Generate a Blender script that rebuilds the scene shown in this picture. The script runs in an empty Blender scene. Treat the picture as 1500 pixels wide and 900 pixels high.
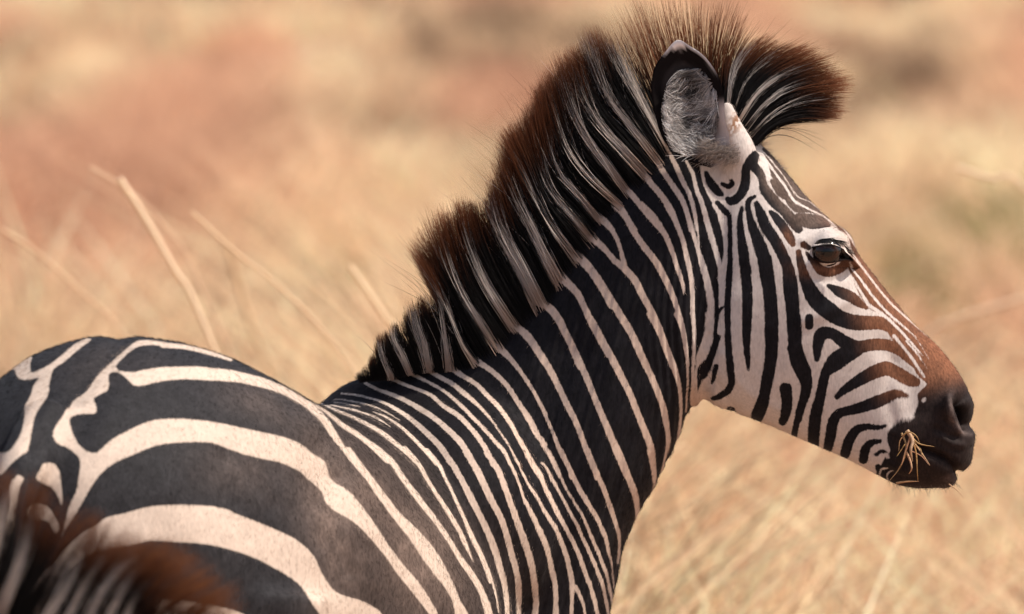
import bpy, math, random
import numpy as np
from mathutils import Vector, noise as mnoise

random.seed(7)
rng = np.random.default_rng(11)
scene = bpy.context.scene

# ------------------------------------------------------------------ camera
D = 12.0                       # distance camera - zebra's head
PITCH = math.radians(4.0)
C0 = np.array([0.0, 0.0, 1.45])
RIGHT = np.array([1.0, 0.0, 0.0])
FWD = np.array([0.0, math.cos(PITCH), -math.sin(PITCH)])
UPV = np.array([0.0, math.sin(PITCH), math.cos(PITCH)])
cam_d = bpy.data.cameras.new("camera")
cam = bpy.data.objects.new("camera", cam_d)
scene.collection.objects.link(cam)
cam.location = Vector(C0 - D * FWD)
cam.rotation_euler = (math.pi / 2 - PITCH, 0, 0)
cam_d.sensor_width = 36.0
cam_d.lens = 36.0 * D / 1.5
cam_d.clip_start = 0.5
cam_d.clip_end = 3000
cam_d.dof.use_dof = True
cam_d.dof.focus_distance = D - 0.12
cam_d.dof.aperture_fstop = 5.6
scene.camera = cam

# ------------------------------------------------------------------ world and sun
SUN = np.array([0.60, -0.10, 0.95]); SUN /= np.linalg.norm(SUN)
elev = math.asin(SUN[2]); azim = math.atan2(SUN[0], SUN[1])
world = bpy.data.worlds.new("World"); scene.world = world
world.use_nodes = True
wn = world.node_tree.nodes; wl = world.node_tree.links
sky = wn.new("ShaderNodeTexSky"); sky.sky_type = 'NISHITA'; sky.sun_disc = False
sky.sun_elevation = elev; sky.sun_rotation = azim
sky.dust_density = 4.0; sky.air_density = 1.0
wl.new(sky.outputs[0], wn["Background"].inputs[0])
wn["Background"].inputs[1].default_value = 0.112
sl = bpy.data.lights.new("sun", 'SUN'); so = bpy.data.objects.new("sun", sl)
scene.collection.objects.link(so)
sl.energy = 3.7; sl.angle = math.radians(2.0); sl.color = (1.0, 0.91, 0.80)
so.rotation_euler = Vector(SUN).to_track_quat('Z', 'Y').to_euler()
scene.view_settings.view_transform = 'Standard'
scene.view_settings.look = 'None'
scene.view_settings.exposure = 0.33
scene.view_settings.gamma = 1.0

# ------------------------------------------------------------------ helpers
def P(px, py, w=0.0):
    s = (D + w) / D
    return C0 + RIGHT * ((px - 750) / 1000 * s) + UPV * ((450 - py) / 1000 * s) + FWD * w

def Parr(px, py, w):
    px, py, w = np.broadcast_arrays(px, py, w)
    s = (D + w) / D
    return C0 + RIGHT * ((px - 750) / 1000 * s)[..., None] + UPV * ((450 - py) / 1000 * s)[..., None] + FWD * w[..., None]

def proj(p):
    r = p - C0
    w = r @ FWD
    k = 1000 * D / (D + w)
    return 750 + r[:, 0] * k, 450 - (r @ UPV) * k, w

def link(name, me, mat=None, parent=None):
    o = bpy.data.objects.new(name, me)
    scene.collection.objects.link(o)
    if mat is not None: me.materials.append(mat)
    if parent is not None: o.parent = parent
    return o

def mesh_np(name, verts, faces, smooth=True):
    """faces: (N,3) or (N,4) int array"""
    me = bpy.data.meshes.new(name)
    n, k = faces.shape
    me.vertices.add(len(verts)); me.vertices.foreach_set("co", verts.astype(np.float32).ravel())
    me.loops.add(n * k); me.loops.foreach_set("vertex_index", faces.astype(np.int32).ravel())
    me.polygons.add(n); me.polygons.foreach_set("loop_start", np.arange(0, n * k, k, dtype=np.int32))
    me.update(calc_edges=True)
    if smooth: me.polygons.foreach_set("use_smooth", np.ones(n, dtype=bool))
    return me

def set_color(me, name, col):
    a = me.color_attributes.new(name, 'FLOAT_COLOR', 'POINT')
    c = np.ones((len(me.vertices), 4), dtype=np.float32); c[:, :3] = col
    a.data.foreach_set("color", c.ravel())

def set_float(me, name, v):
    a = me.attributes.new(name, 'FLOAT', 'POINT')
    a.data.foreach_set("value", v.astype(np.float32))

def catmull(pts, n):
    pts = np.asarray(pts, float)
    if len(pts) < 3:
        t = np.linspace(0, 1, n + 1)[:, None]
        return pts[0] * (1 - t) + pts[-1] * t
    q = np.vstack([2 * pts[0] - pts[1], pts, 2 * pts[-1] - pts[-2]])
    out = []
    for i in range(1, len(q) - 2):
        for j in range(n):
            t = j / n
            a, b, c, d = q[i - 1], q[i], q[i + 1], q[i + 2]
            out.append(.5 * ((2 * b) + (c - a) * t + (2 * a - 5 * b + 4 * c - d) * t * t + (3 * b - a - 3 * c + d) * t ** 3))
    out.append(q[-2])
    return np.array(out)

def resample(pts, k):
    c = catmull(pts, 8)
    d = np.r_[0, np.cumsum(np.linalg.norm(np.diff(c[:, :2], axis=0), axis=1))]
    t = np.linspace(0, d[-1], k)
    return np.stack([np.interp(t, d, c[:, j]) for j in range(c.shape[1])], 1)

def smoothstep(x, a, b):
    t = np.clip((x - a) / (b - a), 0, 1)
    return t * t * (3 - 2 * t)

def vnoise(x, y, seed=0):
    """cheap smooth value noise, numpy"""
    r = np.random.default_rng(seed).random((64, 64))
    xi = np.floor(x).astype(int); yi = np.floor(y).astype(int)
    fx = x - xi; fy = y - yi
    fx = fx * fx * (3 - 2 * fx); fy = fy * fy * (3 - 2 * fy)
    g = lambda a, b: r[a % 64, b % 64]
    return (g(xi, yi) * (1 - fx) + g(xi + 1, yi) * fx) * (1 - fy) + (g(xi, yi + 1) * (1 - fx) + g(xi + 1, yi + 1) * fx) * fy

# ------------------------------------------------------------------ materials
def principled(name, rough=0.6, spec=0.3):
    m = bpy.data.materials.new(name); m.use_nodes = True
    b = m.node_tree.nodes["Principled BSDF"]
    b.inputs["Roughness"].default_value = rough
    b.inputs["Specular IOR Level"].default_value = spec
    return m, m.node_tree.nodes, m.node_tree.links, b

def mat_hair(name, transl=0.35, rough=0.55, spec=0.25, attr="hue"):
    m, n, l, b = principled(name, rough, spec)
    a = n.new("ShaderNodeAttribute"); a.attribute_name = attr
    l.new(a.outputs["Color"], b.inputs["Base Color"])
    t = n.new("ShaderNodeBsdfTranslucent"); l.new(a.outputs["Color"], t.inputs[0])
    mx = n.new("ShaderNodeMixShader"); mx.inputs[0].default_value = transl
    l.new(b.outputs[0], mx.inputs[1]); l.new(t.outputs[0], mx.inputs[2])
    l.new(mx.outputs[0], n["Material Output"].inputs[0])
    return m

def mat_coat(name):
    m, n, l, b = principled(name, 0.68, 0.09)
    def attr(nm):
        a = n.new("ShaderNodeAttribute"); a.attribute_name = nm; return a
    def math_(op, a, bb=None, clamp=False):
        x = n.new("ShaderNodeMath"); x.operation = op; x.use_clamp = clamp
        for i, v in enumerate((a, bb)):
            if v is None: continue
            if isinstance(v, (int, float)): x.inputs[i].default_value = v
            else: l.new(v, x.inputs[i])
        return x.outputs[0]
    sdf = attr("stripe").outputs["Fac"]
    tc = n.new("ShaderNodeTexCoord")
    mp = n.new("ShaderNodeMapping"); mp.inputs["Scale"].default_value = (1, 1, 0.35)
    l.new(tc.outputs["Object"], mp.inputs[0])
    n1 = n.new("ShaderNodeTexNoise"); n1.inputs["Scale"].default_value = 330; n1.inputs["Detail"].default_value = 3
    l.new(mp.outputs[0], n1.inputs[0])
    n2 = n.new("ShaderNodeTexNoise"); n2.inputs["Scale"].default_value = 60; n2.inputs["Detail"].default_value = 4
    l.new(tc.outputs["Object"], n2.inputs[0])
    e = math_('ADD', sdf, math_('MULTIPLY', math_('SUBTRACT', n1.outputs[0], .5), 2.8))
    e = math_('ADD', e, math_('MULTIPLY', math_('SUBTRACT', n2.outputs[0], .5), .8))
    f = n.new("ShaderNodeMapRange"); f.interpolation_type = 'SMOOTHSTEP'
    f.inputs["From Min"].default_value = -1.1; f.inputs["From Max"].default_value = 1.1
    l.new(e, f.inputs[0])
    # fur grain
    def vary(col, lo, hi, nz):
        r = n.new("ShaderNodeMapRange"); r.inputs["From Min"].default_value = .25; r.inputs["From Max"].default_value = .75
        r.inputs["To Min"].default_value = lo; r.inputs["To Max"].default_value = hi
        l.new(nz, r.inputs[0])
        v = n.new("ShaderNodeVectorMath"); v.operation = 'SCALE'
        l.new(col, v.inputs[0]); l.new(r.outputs[0], v.inputs["Scale"])
        return v.outputs[0]
    dark = vary(vary(attr("dark").outputs["Color"], .6, 1.4, n1.outputs[0]), .75, 1.25, n2.outputs[0])
    lite = vary(vary(attr("light").outputs["Color"], .86, 1.1, n1.outputs[0]), .93, 1.05, n2.outputs[0])
    edge = n.new("ShaderNodeMix"); edge.data_type = 'RGBA'
    l.new(f.outputs[0], edge.inputs[0]); l.new(dark, edge.inputs["A"]); l.new(lite, edge.inputs["B"])
    l.new(edge.outputs["Result"], b.inputs["Base Color"])
    bu = n.new("ShaderNodeBump"); bu.inputs["Strength"].default_value = .28; bu.inputs["Distance"].default_value = .0014
    l.new(n1.outputs[0], bu.inputs["Height"])
    bu2 = n.new("ShaderNodeBump"); bu2.inputs["Strength"].default_value = .08; bu2.inputs["Distance"].default_value = .004
    l.new(n2.outputs[0], bu2.inputs["Height"]); l.new(bu.outputs[0], bu2.inputs["Normal"])
    l.new(bu2.outputs[0], b.inputs["Normal"])
    b.inputs["Sheen Weight"].default_value = .02; b.inputs["Sheen Roughness"].default_value = .5
    return m

M_COAT = mat_coat("zebra_coat")
M_HAIR = mat_hair("mane_hair")
M_GRASS = mat_hair("dry_grass", .4, .8, .1)

# ------------------------------------------------------------------ coat pattern (traced in side view, 1 unit = 1 mm)
GX0, GY0, GW, GH = -20, -20, 1540, 960
class Field:
    def __init__(s, v): s.a = np.full((GH, GW), float(v))
    def stroke(s, pts, mode):
        pts = catmull(pts, 4)
        for p, q in zip(pts[:-1], pts[1:]):
            m = 14 + max(p[2], q[2])
            x0 = int(max(min(p[0], q[0]) - m - GX0, 0)); x1 = int(min(max(p[0], q[0]) + m - GX0 + 1, GW))
            y0 = int(max(min(p[1], q[1]) - m - GY0, 0)); y1 = int(min(max(p[1], q[1]) + m - GY0 + 1, GH))
            if x1 <= x0 or y1 <= y0: continue
            Y, X = np.mgrid[y0:y1, x0:x1]; X = X + GX0; Y = Y + GY0
            dx, dy = q[0] - p[0], q[1] - p[1]
            L = dx * dx + dy * dy + 1e-9
            t = np.clip(((X - p[0]) * dx + (Y - p[1]) * dy) / L, 0, 1)
            dist = np.hypot(X - p[0] - t * dx, Y - p[1] - t * dy)
            d = p[2] + (q[2] - p[2]) * t - dist
            v = s.a[y0:y1, x0:x1]
            if mode == 'w': np.maximum(v, d, out=v)
            elif mode == 'b': np.minimum(v, -d, out=v)
    def poly(s, pts, mode):
        pts = catmull(np.vstack([pts, pts[:1]]), 3)
        x0 = int(max(pts[:, 0].min() - 14 - GX0, 0)); x1 = int(min(pts[:, 0].max() + 14 - GX0, GW))
        y0 = int(max(pts[:, 1].min() - 14 - GY0, 0)); y1 = int(min(pts[:, 1].max() + 14 - GY0, GH))
        Y, X = np.mgrid[y0:y1, x0:x1]; X = X + GX0; Y = Y + GY0
        inside = np.zeros(X.shape, bool); dist = np.full(X.shape, 40.0)
        for p, q in zip(pts[:-1], pts[1:]):
            c = (p[1] > Y) != (q[1] > Y)
            with np.errstate(divide='ignore', invalid='ignore'):
                xx = (q[0] - p[0]) * (Y - p[1]) / (q[1] - p[1] + 1e-12) + p[0]
            inside ^= c & (X < xx)
            bx0 = int(max(min(p[0], q[0]) - 40 - GX0 - x0, 0)); bx1 = int(max(p[0], q[0]) + 40 - GX0 - x0)
            by0 = int(max(min(p[1], q[1]) - 40 - GY0 - y0, 0)); by1 = int(max(p[1], q[1]) + 40 - GY0 - y0)
            if bx1 <= 0 or by1 <= 0: continue
            sx = X[by0:by1, bx0:bx1]; sy = Y[by0:by1, bx0:bx1]
            if sx.size == 0: continue
            dx, dy = q[0] - p[0], q[1] - p[1]; L = dx * dx + dy * dy + 1e-9
            t = np.clip(((sx - p[0]) * dx + (sy - p[1]) * dy) / L, 0, 1)
            dd = np.hypot(sx - p[0] - t * dx, sy - p[1] - t * dy)
            v = dist[by0:by1, bx0:bx1]; np.minimum(v, dd, out=v)
        d = np.where(inside, dist, -dist)
        v = s.a[y0:y1, x0:x1]
        if mode == 'w': np.maximum(v, d, out=v)
        else: np.minimum(v, -d, out=v)
    def sample(s, px, py):
        x = np.clip(px, 3, 1497) - GX0; y = np.clip(py, -10, 906) - GY0
        xi = np.floor(x).astype(int); yi = np.floor(y).astype(int); fx = x - xi; fy = y - yi
        a = s.a
        return (a[yi, xi] * (1 - fx) + a[yi, xi + 1] * fx) * (1 - fy) + (a[yi + 1, xi] * (1 - fx) + a[yi + 1, xi + 1] * fx) * fy

def T(ox, oy, lines, k=3.75):
    """trace table: 'x,y,h x,y,h ...' per line, in enlarged-drawing units"""
    out = []
    for ln in lines.strip().splitlines():
        ln = ln.strip()
        if not ln: continue
        out.append(np.array([[ox + float(a) / k, oy + float(b) / k, float(c) / k] for a, b, c in (t.split(',') for t in ln.split())]))
    return out
def PG(s): return np.array([[float(v) for v in t.split(',')] for t in s.split()])

WHITE = []
WHITE += T(780, 100, """
480,630,26 540,690,24 590,750,24 640,810,24 710,890,24
590,545,22 640,620,24 700,690,24 760,780,24 805,890,20
665,465,26 700,540,22 760,630,22 820,720,22 850,800,20 870,890,18
740,450,14 780,520,20 820,610,20 860,690,18 890,790,17 907,890,14
845,510,12 880,580,16 900,660,16 930,740,20 960,830,20 980,890,18
925,540,10 945,620,18 980,700,20 1020,770,22 1050,880,20
430,695,24 480,760,24 520,820,20 560,890,22
300,770,28 370,820,28 440,890,22
150,740,30 240,840,30 310,890,30""")
WHITE += T(800, 300, """
200,0,30 280,60,30 340,110,24 385,180,18 410,250,16 430,330,22
60,0,40 170,110,38 240,170,26 310,230,22 370,300,22 430,350,28 490,420,28 530,500,26 580,590,26 620,680,26 660,790,27 700,890,26
370,0,22 430,60,22 470,130,22 530,220,25 600,310,26 650,400,26 690,490,23 720,570,20 745,660,22 765,760,20 785,890,14
520,0,26 590,70,26 650,160,22 690,250,20 715,330,18 740,400,17 755,460,14 760,500,4
660,0,22 710,90,21 745,180,20 770,270,20 795,380,22 808,480,20 812,600,20 822,700,20 820,800,18 815,890,12
755,0,17 790,90,17 815,180,16 840,250,18 865,330,24 890,430,24 905,520,24 905,620,24 895,710,24 870,790,22 835,880,18
810,0,12 825,80,11 838,160,9 842,230,10
858,0,20 885,90,20 915,190,22 940,280,20 955,350,18 960,430,24
930,0,25 965,70,22 978,150,18 985,240,16 980,320,18 970,400,28 965,500,24 965,600,22 955,700,26
0,60,40 60,180,36 130,245,32 200,300,27 260,370,26 310,450,27 360,530,28 410,610,27 460,690,25 500,780,27 550,890,26
0,250,50 40,350,50 100,410,30 160,470,24 200,540,24 240,630,26 290,720,26 340,800,26 385,890,28
0,560,22 50,610,24 95,690,26 130,770,22 165,850,24 185,890,24""")
WHITE += T(600, 280, """
880,330,30 950,390,26 1010,460,28 1060,540,28 1110,630,28
960,225,32 1030,280,26 1090,340,22 1125,390,20
800,460,34 860,500,30 920,560,28 960,640,24 1000,730,26 1050,820,26 1095,900,26
640,570,34 710,610,32 780,650,26 830,720,26 860,790,22 905,890,24
530,700,26 590,750,22 640,800,22 690,860,22 715,900,20
420,820,30 470,850,22 530,900,20""")
WHITE += T(760, 460, """
0,80,26 50,120,26 110,210,26 170,310,26 220,410,24 270,510,24 320,610,22 360,720,22 410,850,22 425,900,20
200,10,27 250,90,24 290,180,26 340,280,26 380,370,25 420,470,24 465,580,25 510,690,28 550,780,32 595,890,28
375,0,24 420,70,24 460,150,27 510,240,27 560,340,27 610,440,25 650,540,25 690,640,27 720,720,27 740,810,22 745,900,18
550,0,28 590,60,28 640,150,27 680,240,25 730,350,25 770,450,24 800,540,24 815,630,22 818,720,16 800,800,12 780,890,8
720,0,26 770,90,26 810,190,24 850,290,24 880,390,18 890,480,13 888,570,10 880,660,12 870,700,8
870,0,24 900,90,18 920,190,16 930,290,13 935,390,10 930,480,10 920,540,8
955,0,16 968,80,18 968,180,16 965,280,14 965,400,16 965,500,25
1050,0,25 1045,80,24 1040,170,28 1010,260,22 985,330,16 980,420,16 985,500,20
0,300,12 50,370,12 100,470,12 150,570,14 190,660,14 230,760,18 270,840,17 290,900,16
0,490,16 60,570,16 120,680,16 170,770,14 210,860,12 225,900,10
0,680,14 50,750,16 100,820,15 130,890,14""")
WHITE += T(500, 440, """
850,235,26 900,290,22 960,360,18 1010,430,16 1060,510,14 1125,630,12
900,90,30 970,150,26 1040,230,22 1125,360,22
710,310,28 770,350,22 840,400,20 910,470,20 970,560,20 1030,650,20 1080,730,18 1125,790,16
600,365,26 660,410,20 740,460,18 800,520,18 860,580,18 920,660,18 970,740,18 1020,810,20 1075,895,20
475,370,22 530,410,18 600,450,18 680,510,18 740,560,15 800,620,12 840,670,9 880,730,8 920,790,9 970,880,10
365,390,22 430,420,14 510,460,13 590,510,13 660,570,15 730,640,15 780,690,15 850,770,15 900,830,16 930,895,14
260,420,18 320,450,14 400,480,14 480,510,16 560,570,18 640,620,20 710,690,20 760,750,20 810,830,20 840,895,20
130,455,12 200,490,14 270,515,16 350,550,18 440,600,22 520,650,22 590,710,24 650,770,26 700,840,24 730,895,24
0,512,8 80,520,10 160,540,10 240,570,14 320,615,18 400,670,20 470,730,22 540,800,24 600,890,24
-40,548,6 0,545,6 80,560,8 150,580,8 230,620,8 320,668,4
-40,562,5 0,565,5 60,578,6 105,590,4
-60,578,6 0,590,8 80,610,10 150,640,9 220,680,8 265,710,4
170,625,5 240,655,10 300,690,12 350,725,14 400,770,16 460,830,18 520,895,20
-110,570,8 0,620,12 60,645,12 140,690,14 220,740,16 290,800,18 350,850,20 400,895,22
-220,545,10 -110,600,14 0,685,18 60,720,18 130,770,20 190,820,24 250,885,26""")
WHITE += T(420, 660, """
340,0,28 420,110,28 500,220,28 580,330,32 660,430,34 740,550,34 820,680,30 880,760,28 960,890,28 1000,960,26
490,0,20 560,60,20 620,150,20 680,230,22 740,310,22 810,400,22 880,490,22 950,590,22 1010,670,24 1060,750,24 1090,830,24 1110,900,24
640,0,20 710,80,20 760,160,18 820,250,18 880,340,20 940,430,18 980,510,16 1010,570,10 1028,612,4
770,0,18 830,70,16 870,150,14 910,230,13 950,320,13 990,410,13 1030,500,14 1070,580,16 1100,650,16 1125,720,16
860,0,18 920,80,18 970,170,18 1020,260,18 1070,360,18 1125,490,22
980,0,22 1040,80,24 1090,180,24 1125,260,22""")
WHITE += T(660, 660, """
0,510,20 50,590,24 110,670,26 160,750,26 200,840,26 220,900,26 230,950,26
0,770,16 40,840,20 80,900,22
0,370,14 50,440,18 90,520,14 125,610,4
0,210,12 40,300,15 90,400,16 130,480,16 180,580,14 220,670,13 250,770,10 275,890,8
0,60,20 60,160,22 110,260,24 160,350,24 210,450,26 260,570,26 290,680,24 315,780,22 330,900,20 335,950,20
80,0,22 140,90,26 190,190,28 240,290,27 290,380,26 330,490,26 360,600,26 380,700,24 390,800,22 395,900,18 395,950,18
200,0,20 260,90,22 310,210,24 350,310,24 390,410,26 430,520,26 455,620,24 470,720,24 478,820,20 470,900,20 465,950,20
295,0,14 340,80,14 385,170,13 420,260,14 460,350,18 510,470,20 545,580,20 565,680,20 580,780,20 578,900,20 575,950,20
340,0,9 390,80,11 440,170,12 490,260,13 540,360,15 590,460,18 630,560,20 655,650,20 670,740,20 668,820,17 668,900,16 668,950,16
690,750,16 720,820,14 740,895,12 750,950,12
430,0,22 480,80,22 520,170,18 560,270,17 600,370,18 650,460,17 700,560,18 740,670,18 780,780,18 810,895,18 830,950,18
515,60,8 550,120,11 590,210,12 640,310,13 690,410,14 740,510,15 790,620,16 830,720,16 860,830,14 870,900,13 875,950,13
540,0,13 580,80,14 620,180,12 670,270,11 720,360,12 770,470,14 820,580,15 860,690,14 885,800,12 900,895,6
610,0,16 650,90,17 700,200,20 750,290,20 800,370,18 845,470,17 870,560,14 890,650,9 897,760,5
750,0,22 790,100,20 830,190,20 870,290,20 900,380,18 925,470,16 930,550,12 920,620,8
905,0,26 950,90,26 990,180,26 1020,270,24 1030,350,18 1015,430,10
1090,0,18 1115,100,18 1115,200,10 1100,290,6""")
WHITE_POLY = [PG(s) for s in (
"90,787 95,764 101,741 111,721 115,698 117,678 110,666 98,657 84,649 80,634 85,619 97,601 106,583 127,568 142,546 163,525 181,509 199,500 218,498 245,501 275,508 275,511 242,507 212,507 193,513 178,525 171,534 175,543 193,547 215,543 242,538 272,536 302,537 340,543 382,553 414,566 442,581 471,606 492,631 513,663 545,702 574,738 606,773 638,812 670,873 690,930 672,930 656,873 620,809 584,766 556,734 528,695 499,656 478,631 453,606 435,592 407,578 371,566 340,560 302,557 266,556 236,560 202,568 190,563 181,553 169,545 160,548 160,565 157,574 148,578 138,584 141,595 141,607 130,608 118,607 106,610 104,622 109,640 118,655 130,663 142,664 163,645 187,631 218,617 257,613 302,616 340,625 389,638 435,652 460,662 479,673 489,692 505,713 532,750 559,785 585,820 612,852 639,897 650,930 645,930 625,897 601,865 580,839 559,812 532,785 508,759 487,737 481,719 468,708 447,695 420,684 403,678 360,668 328,656 302,649 257,649 224,655 196,667 169,679 148,695 133,716 121,737 112,752 98,773",
"26,900 52,854 87,813 118,782 139,770 156,758 180,752 207,745 233,741 287,741 327,745 353,756 393,771 420,783 441,796 460,815 473,839 492,863 508,873 527,879 543,887 559,899 580,940 485,940 468,900 460,889 449,871 436,855 407,836 367,817 313,801 260,795 220,793 202,797 162,805 127,816 95,842 72,871 58,900 50,930 10,930",
"228,876 279,881 319,888 351,897 375,915 360,940 210,940",
"4,541 45,522 45,532 46,545 57,542 73,534 91,519 109,504 121,498 131,496 133,500 115,513 91,533 79,542 73,562 70,580 54,604 48,625 42,658 33,667 18,679 6,692 -10,705 -15,670 0,662 12,661 27,643 33,625 36,604 36,595 45,577 48,565 56,554 45,556 30,556 24,551 21,543 15,540",
"64,679 78,678 87,689 90,709 92,732 90,741 84,727 75,715 58,706 53,698",
"26,695 35,701 29,715 26,732 23,756 20,782 9,784 9,761 14,741 14,712",
"38,747 52,737 69,741 81,756 87,773 81,782 69,764 43,761",
)]
HEAD_POLY = PG("1027,242 1032,265 1041,287 1050,302 1058,325 1061,350 1060,380 1057,420 1057,470 1055,495 1047,520 1038,545 1028,570 1020,600 1030,640 1200,720 1350,760 1480,760 1480,400 1300,250 1180,180 1110,120 1060,120 1045,170 1040,215")
BLACK = []
BLACK += T(1000, 160, """
400,250,20 380,285,30 350,330,24 345,400,24 335,440,26 310,480,22 270,505,24 245,495,12
375,300,28 420,350,22 440,400,20 455,450,28 510,510,32 560,550,30 600,600,28 640,655,22
640,590,20 690,615,36 750,630,38 785,650,20
485,565,12 520,600,24 560,650,26 590,700,26 605,740,16
405,520,14 430,580,26 460,650,30 500,710,30 540,780,30 570,860,26 580,900,24
395,480,8 360,510,14 365,580,16 385,650,24 420,740,34 450,830,36 465,900,36
325,540,8 315,600,14 320,680,20 330,760,26 340,840,28 350,900,28
190,515,12 230,560,16 255,590,12 260,700,12 260,800,12 260,900,12
215,410,8 250,425,14 275,410,10 265,390,6
130,350,10 150,400,20 190,450,22 215,470,10
490,400,10 530,450,16 560,480,8
""")
BLACK += T(1150, 300, """
100,220,16 130,235,14
0,270,12 15,400,28 30,500,34 45,600,36 55,700,36 60,780,34 80,860,34 95,900,32
75,260,14 90,340,22 120,430,34 160,510,44 220,570,48 290,620,42 370,645,42 450,650,38 520,650,34 580,675,26 630,710,16
130,620,20 132,665,22
175,850,14 180,770,28 200,710,34 260,710,30 320,750,34 400,780,32 480,770,32 560,770,30 630,800,26 680,850,18 720,890,12
400,800,30 330,840,36 280,880,34 240,910,26
240,445,10 300,480,28 360,510,30 410,545,20 445,565,10
350,340,7 390,400,10 430,480,13 490,550,13 560,610,12 620,680,10 680,730,9
370,280,7 420,340,13 480,410,15 540,480,16 590,540,13 650,600,11 710,670,10 760,720,8
560,470,3 620,540,8 680,600,8 740,660,9 790,710,8
440,420,5 500,500,6 560,560,6 630,640,7 700,720,9 740,800,8
640,740,8 690,800,12 730,860,10
690,740,12 730,790,14 760,830,8""")
BLACK += T(1150, 500, """
50,40,36 70,120,38 100,180,36 115,240,28 105,300,22 80,380,18 65,440,16 50,520,16
340,50,30 270,100,32 225,170,26 205,250,26 190,320,28 170,400,32 160,480,32 155,570,30
0,260,30 10,330,28 0,400,24 -10,440,20
285,305,14 330,265,22 400,220,30 480,175,36 560,150,38 620,175,36 680,210,34 720,225,24
235,590,24 250,520,28 265,440,28 300,395,24 380,375,26 460,350,32 540,320,32 610,290,24 670,300,12
330,620,26 350,550,28 390,490,24 450,470,16 510,475,12 550,465,6
430,650,24 440,600,24 470,560,18 520,550,10
500,625,10 530,605,8 560,620,8
510,690,14 530,740,20""")
BLACK += T(1000, 380, """
450,0,38 465,100,38 480,200,36 487,300,36 488,400,36 488,500,34 480,580,32 465,660,32 450,740,30 435,800,34 410,860,34 400,885,20
330,0,22 345,80,26 355,180,28 355,280,26 352,380,24 352,480,18 358,560,12 362,610,5
262,0,14 255,80,16 250,180,16 246,280,16 248,380,16 250,460,18 258,540,18 265,620,20 268,680,18 240,735,18 200,760,16 160,768,8
270,840,14 250,835,12 285,855,8
572,0,22 590,100,34 600,200,36 605,300,36 610,400,34 620,480,36 640,560,40 670,620,36 685,680,26 675,740,24 655,800,22 635,880,18
575,705,22 580,770,22 570,840,24 550,890,22
183,590,13 165,650,12 150,690,4
130,570,10 110,620,12 100,660,6
240,250,3 190,300,9 175,430,7 150,520,7 130,580,9""")
MUZZLE = PG(" ".join("%g,%g" % (1150 + float(a) / 3.75, 500 + float(b) / 3.75) for a, b in (t.split(',') for t in
 "790,-60 730,-30 770,90 795,180 780,240 730,290 735,340 720,380 700,430 640,435 580,480 560,540 580,600 550,640 520,700 500,740 520,840 620,900 800,900 1050,880 1180,500 1180,100 980,-100".split())))
coat = Field(-12)
for st in WHITE: coat.stroke(st * np.array([1, 1, .78]), 'w')
for pg in WHITE_POLY: coat.poly(pg, 'w')
coat.poly(HEAD_POLY, 'w')
coat.stroke(np.array([[238, 505, 4.5], [275, 509, 3.6], [310, 518, 3.4], [338, 528, 2.5]]), 'w')
for st in BLACK: coat.stroke(st, 'b')
coat.poly(MUZZLE, 'b')
def TP(ox, oy, s_, k=3.75): return np.array([[ox + float(a) / k, oy + float(b) / k] for a, b in (t.split(',') for t in s_.split())])
coat.poly(TP(1150, 300, "345,130 352,230 362,300 380,430 450,560 530,600 620,680 680,740 790,720 900,760 1000,700 800,520 640,350 500,200 400,100"), 'b')
coat.poly(TP(1000, 160, "440,215 470,300 500,400 560,470 620,560 700,570 780,600 820,650 870,680 980,720 820,480 600,270 500,200"), 'b')
coat.poly(TP(1150, 500, "560,-60 600,0 660,60 700,110 720,170 760,215 800,240 860,240 820,-60"), 'b')
for st in T(1150, 300, """
280,90,11 380,205,13 470,318,13 560,418,11 660,518,10 760,618,8 820,690,5
330,230,9 390,300,10 450,380,10 520,470,10 600,560,10 690,640,10 780,720,6
345,290,8 375,360,10 420,420,11 480,500,11 560,590,11 640,660,10 720,730,6
370,400,9 410,470,11 460,550,15 520,590,14 580,640,13 650,710,12 720,790,9 760,830,5
420,290,4 500,390,5 590,490,5 680,580,5 760,670,5 790,715,4
700,710,6 750,780,5 790,850,4""") + T(1150, 500, """
600,-30,13 640,20,12 685,75,12 725,135,11 765,195,9
665,0,9 720,60,9 760,120,6 790,165,3""") + T(1000, 160, """
410,225,11 470,300,11 520,370,11 570,430,11 620,500,11 690,550,10 770,590,9 830,650,9 860,700,8 900,760,10
450,240,7 540,350,7 590,420,7 640,480,7 700,510,6 760,560,6 820,610,6
520,290,6 600,375,6 680,460,6 750,530,6 830,600,8 900,690,8 960,770,8"""): coat.stroke(st * np.array([1, 1, .82]), 'w')
for st in T(1150, 300, """
120,262,8 150,310,16 190,355,24 240,372,24 300,352,24 332,325,20
290,250,8 320,285,9 348,325,8
240,445,10 300,480,28 360,510,30 410,545,20 445,565,10"""): coat.stroke(st, 'b')
for st in T(1150, 500, """
763,325,14 768,315,10
680,390,14 700,383,12
520,648,9 535,635,9 555,625,14 565,640,10
560,700,7 530,705,7 520,740,6 540,775,6
590,715,5 560,735,5 565,770,5"""): coat.stroke(st, 'w')

# ------------------------------------------------------------------ body form: lofted masses fused into one skin
def ring_mesh(rings):
    """rings (R,N,3) -> closed mesh arrays"""
    R, N, _ = rings.shape
    v = rings.reshape(-1, 3)
    f = []
    for i in range(R - 1):
        for j in range(N):
            a = i * N + j; b = i * N + (j + 1) % N
            f.append((a, b, b + N)); f.append((a, b + N, a + N))
    c0 = len(v); c1 = c0 + 1
    v = np.vstack([v, rings[0].mean(0), rings[-1].mean(0)])
    for j in range(N):
        f.append((c0, (j + 1) % N, j)); f.append((c1, (R - 1) * N + j, (R - 1) * N + (j + 1) % N))
    return v, np.array(f)

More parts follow.
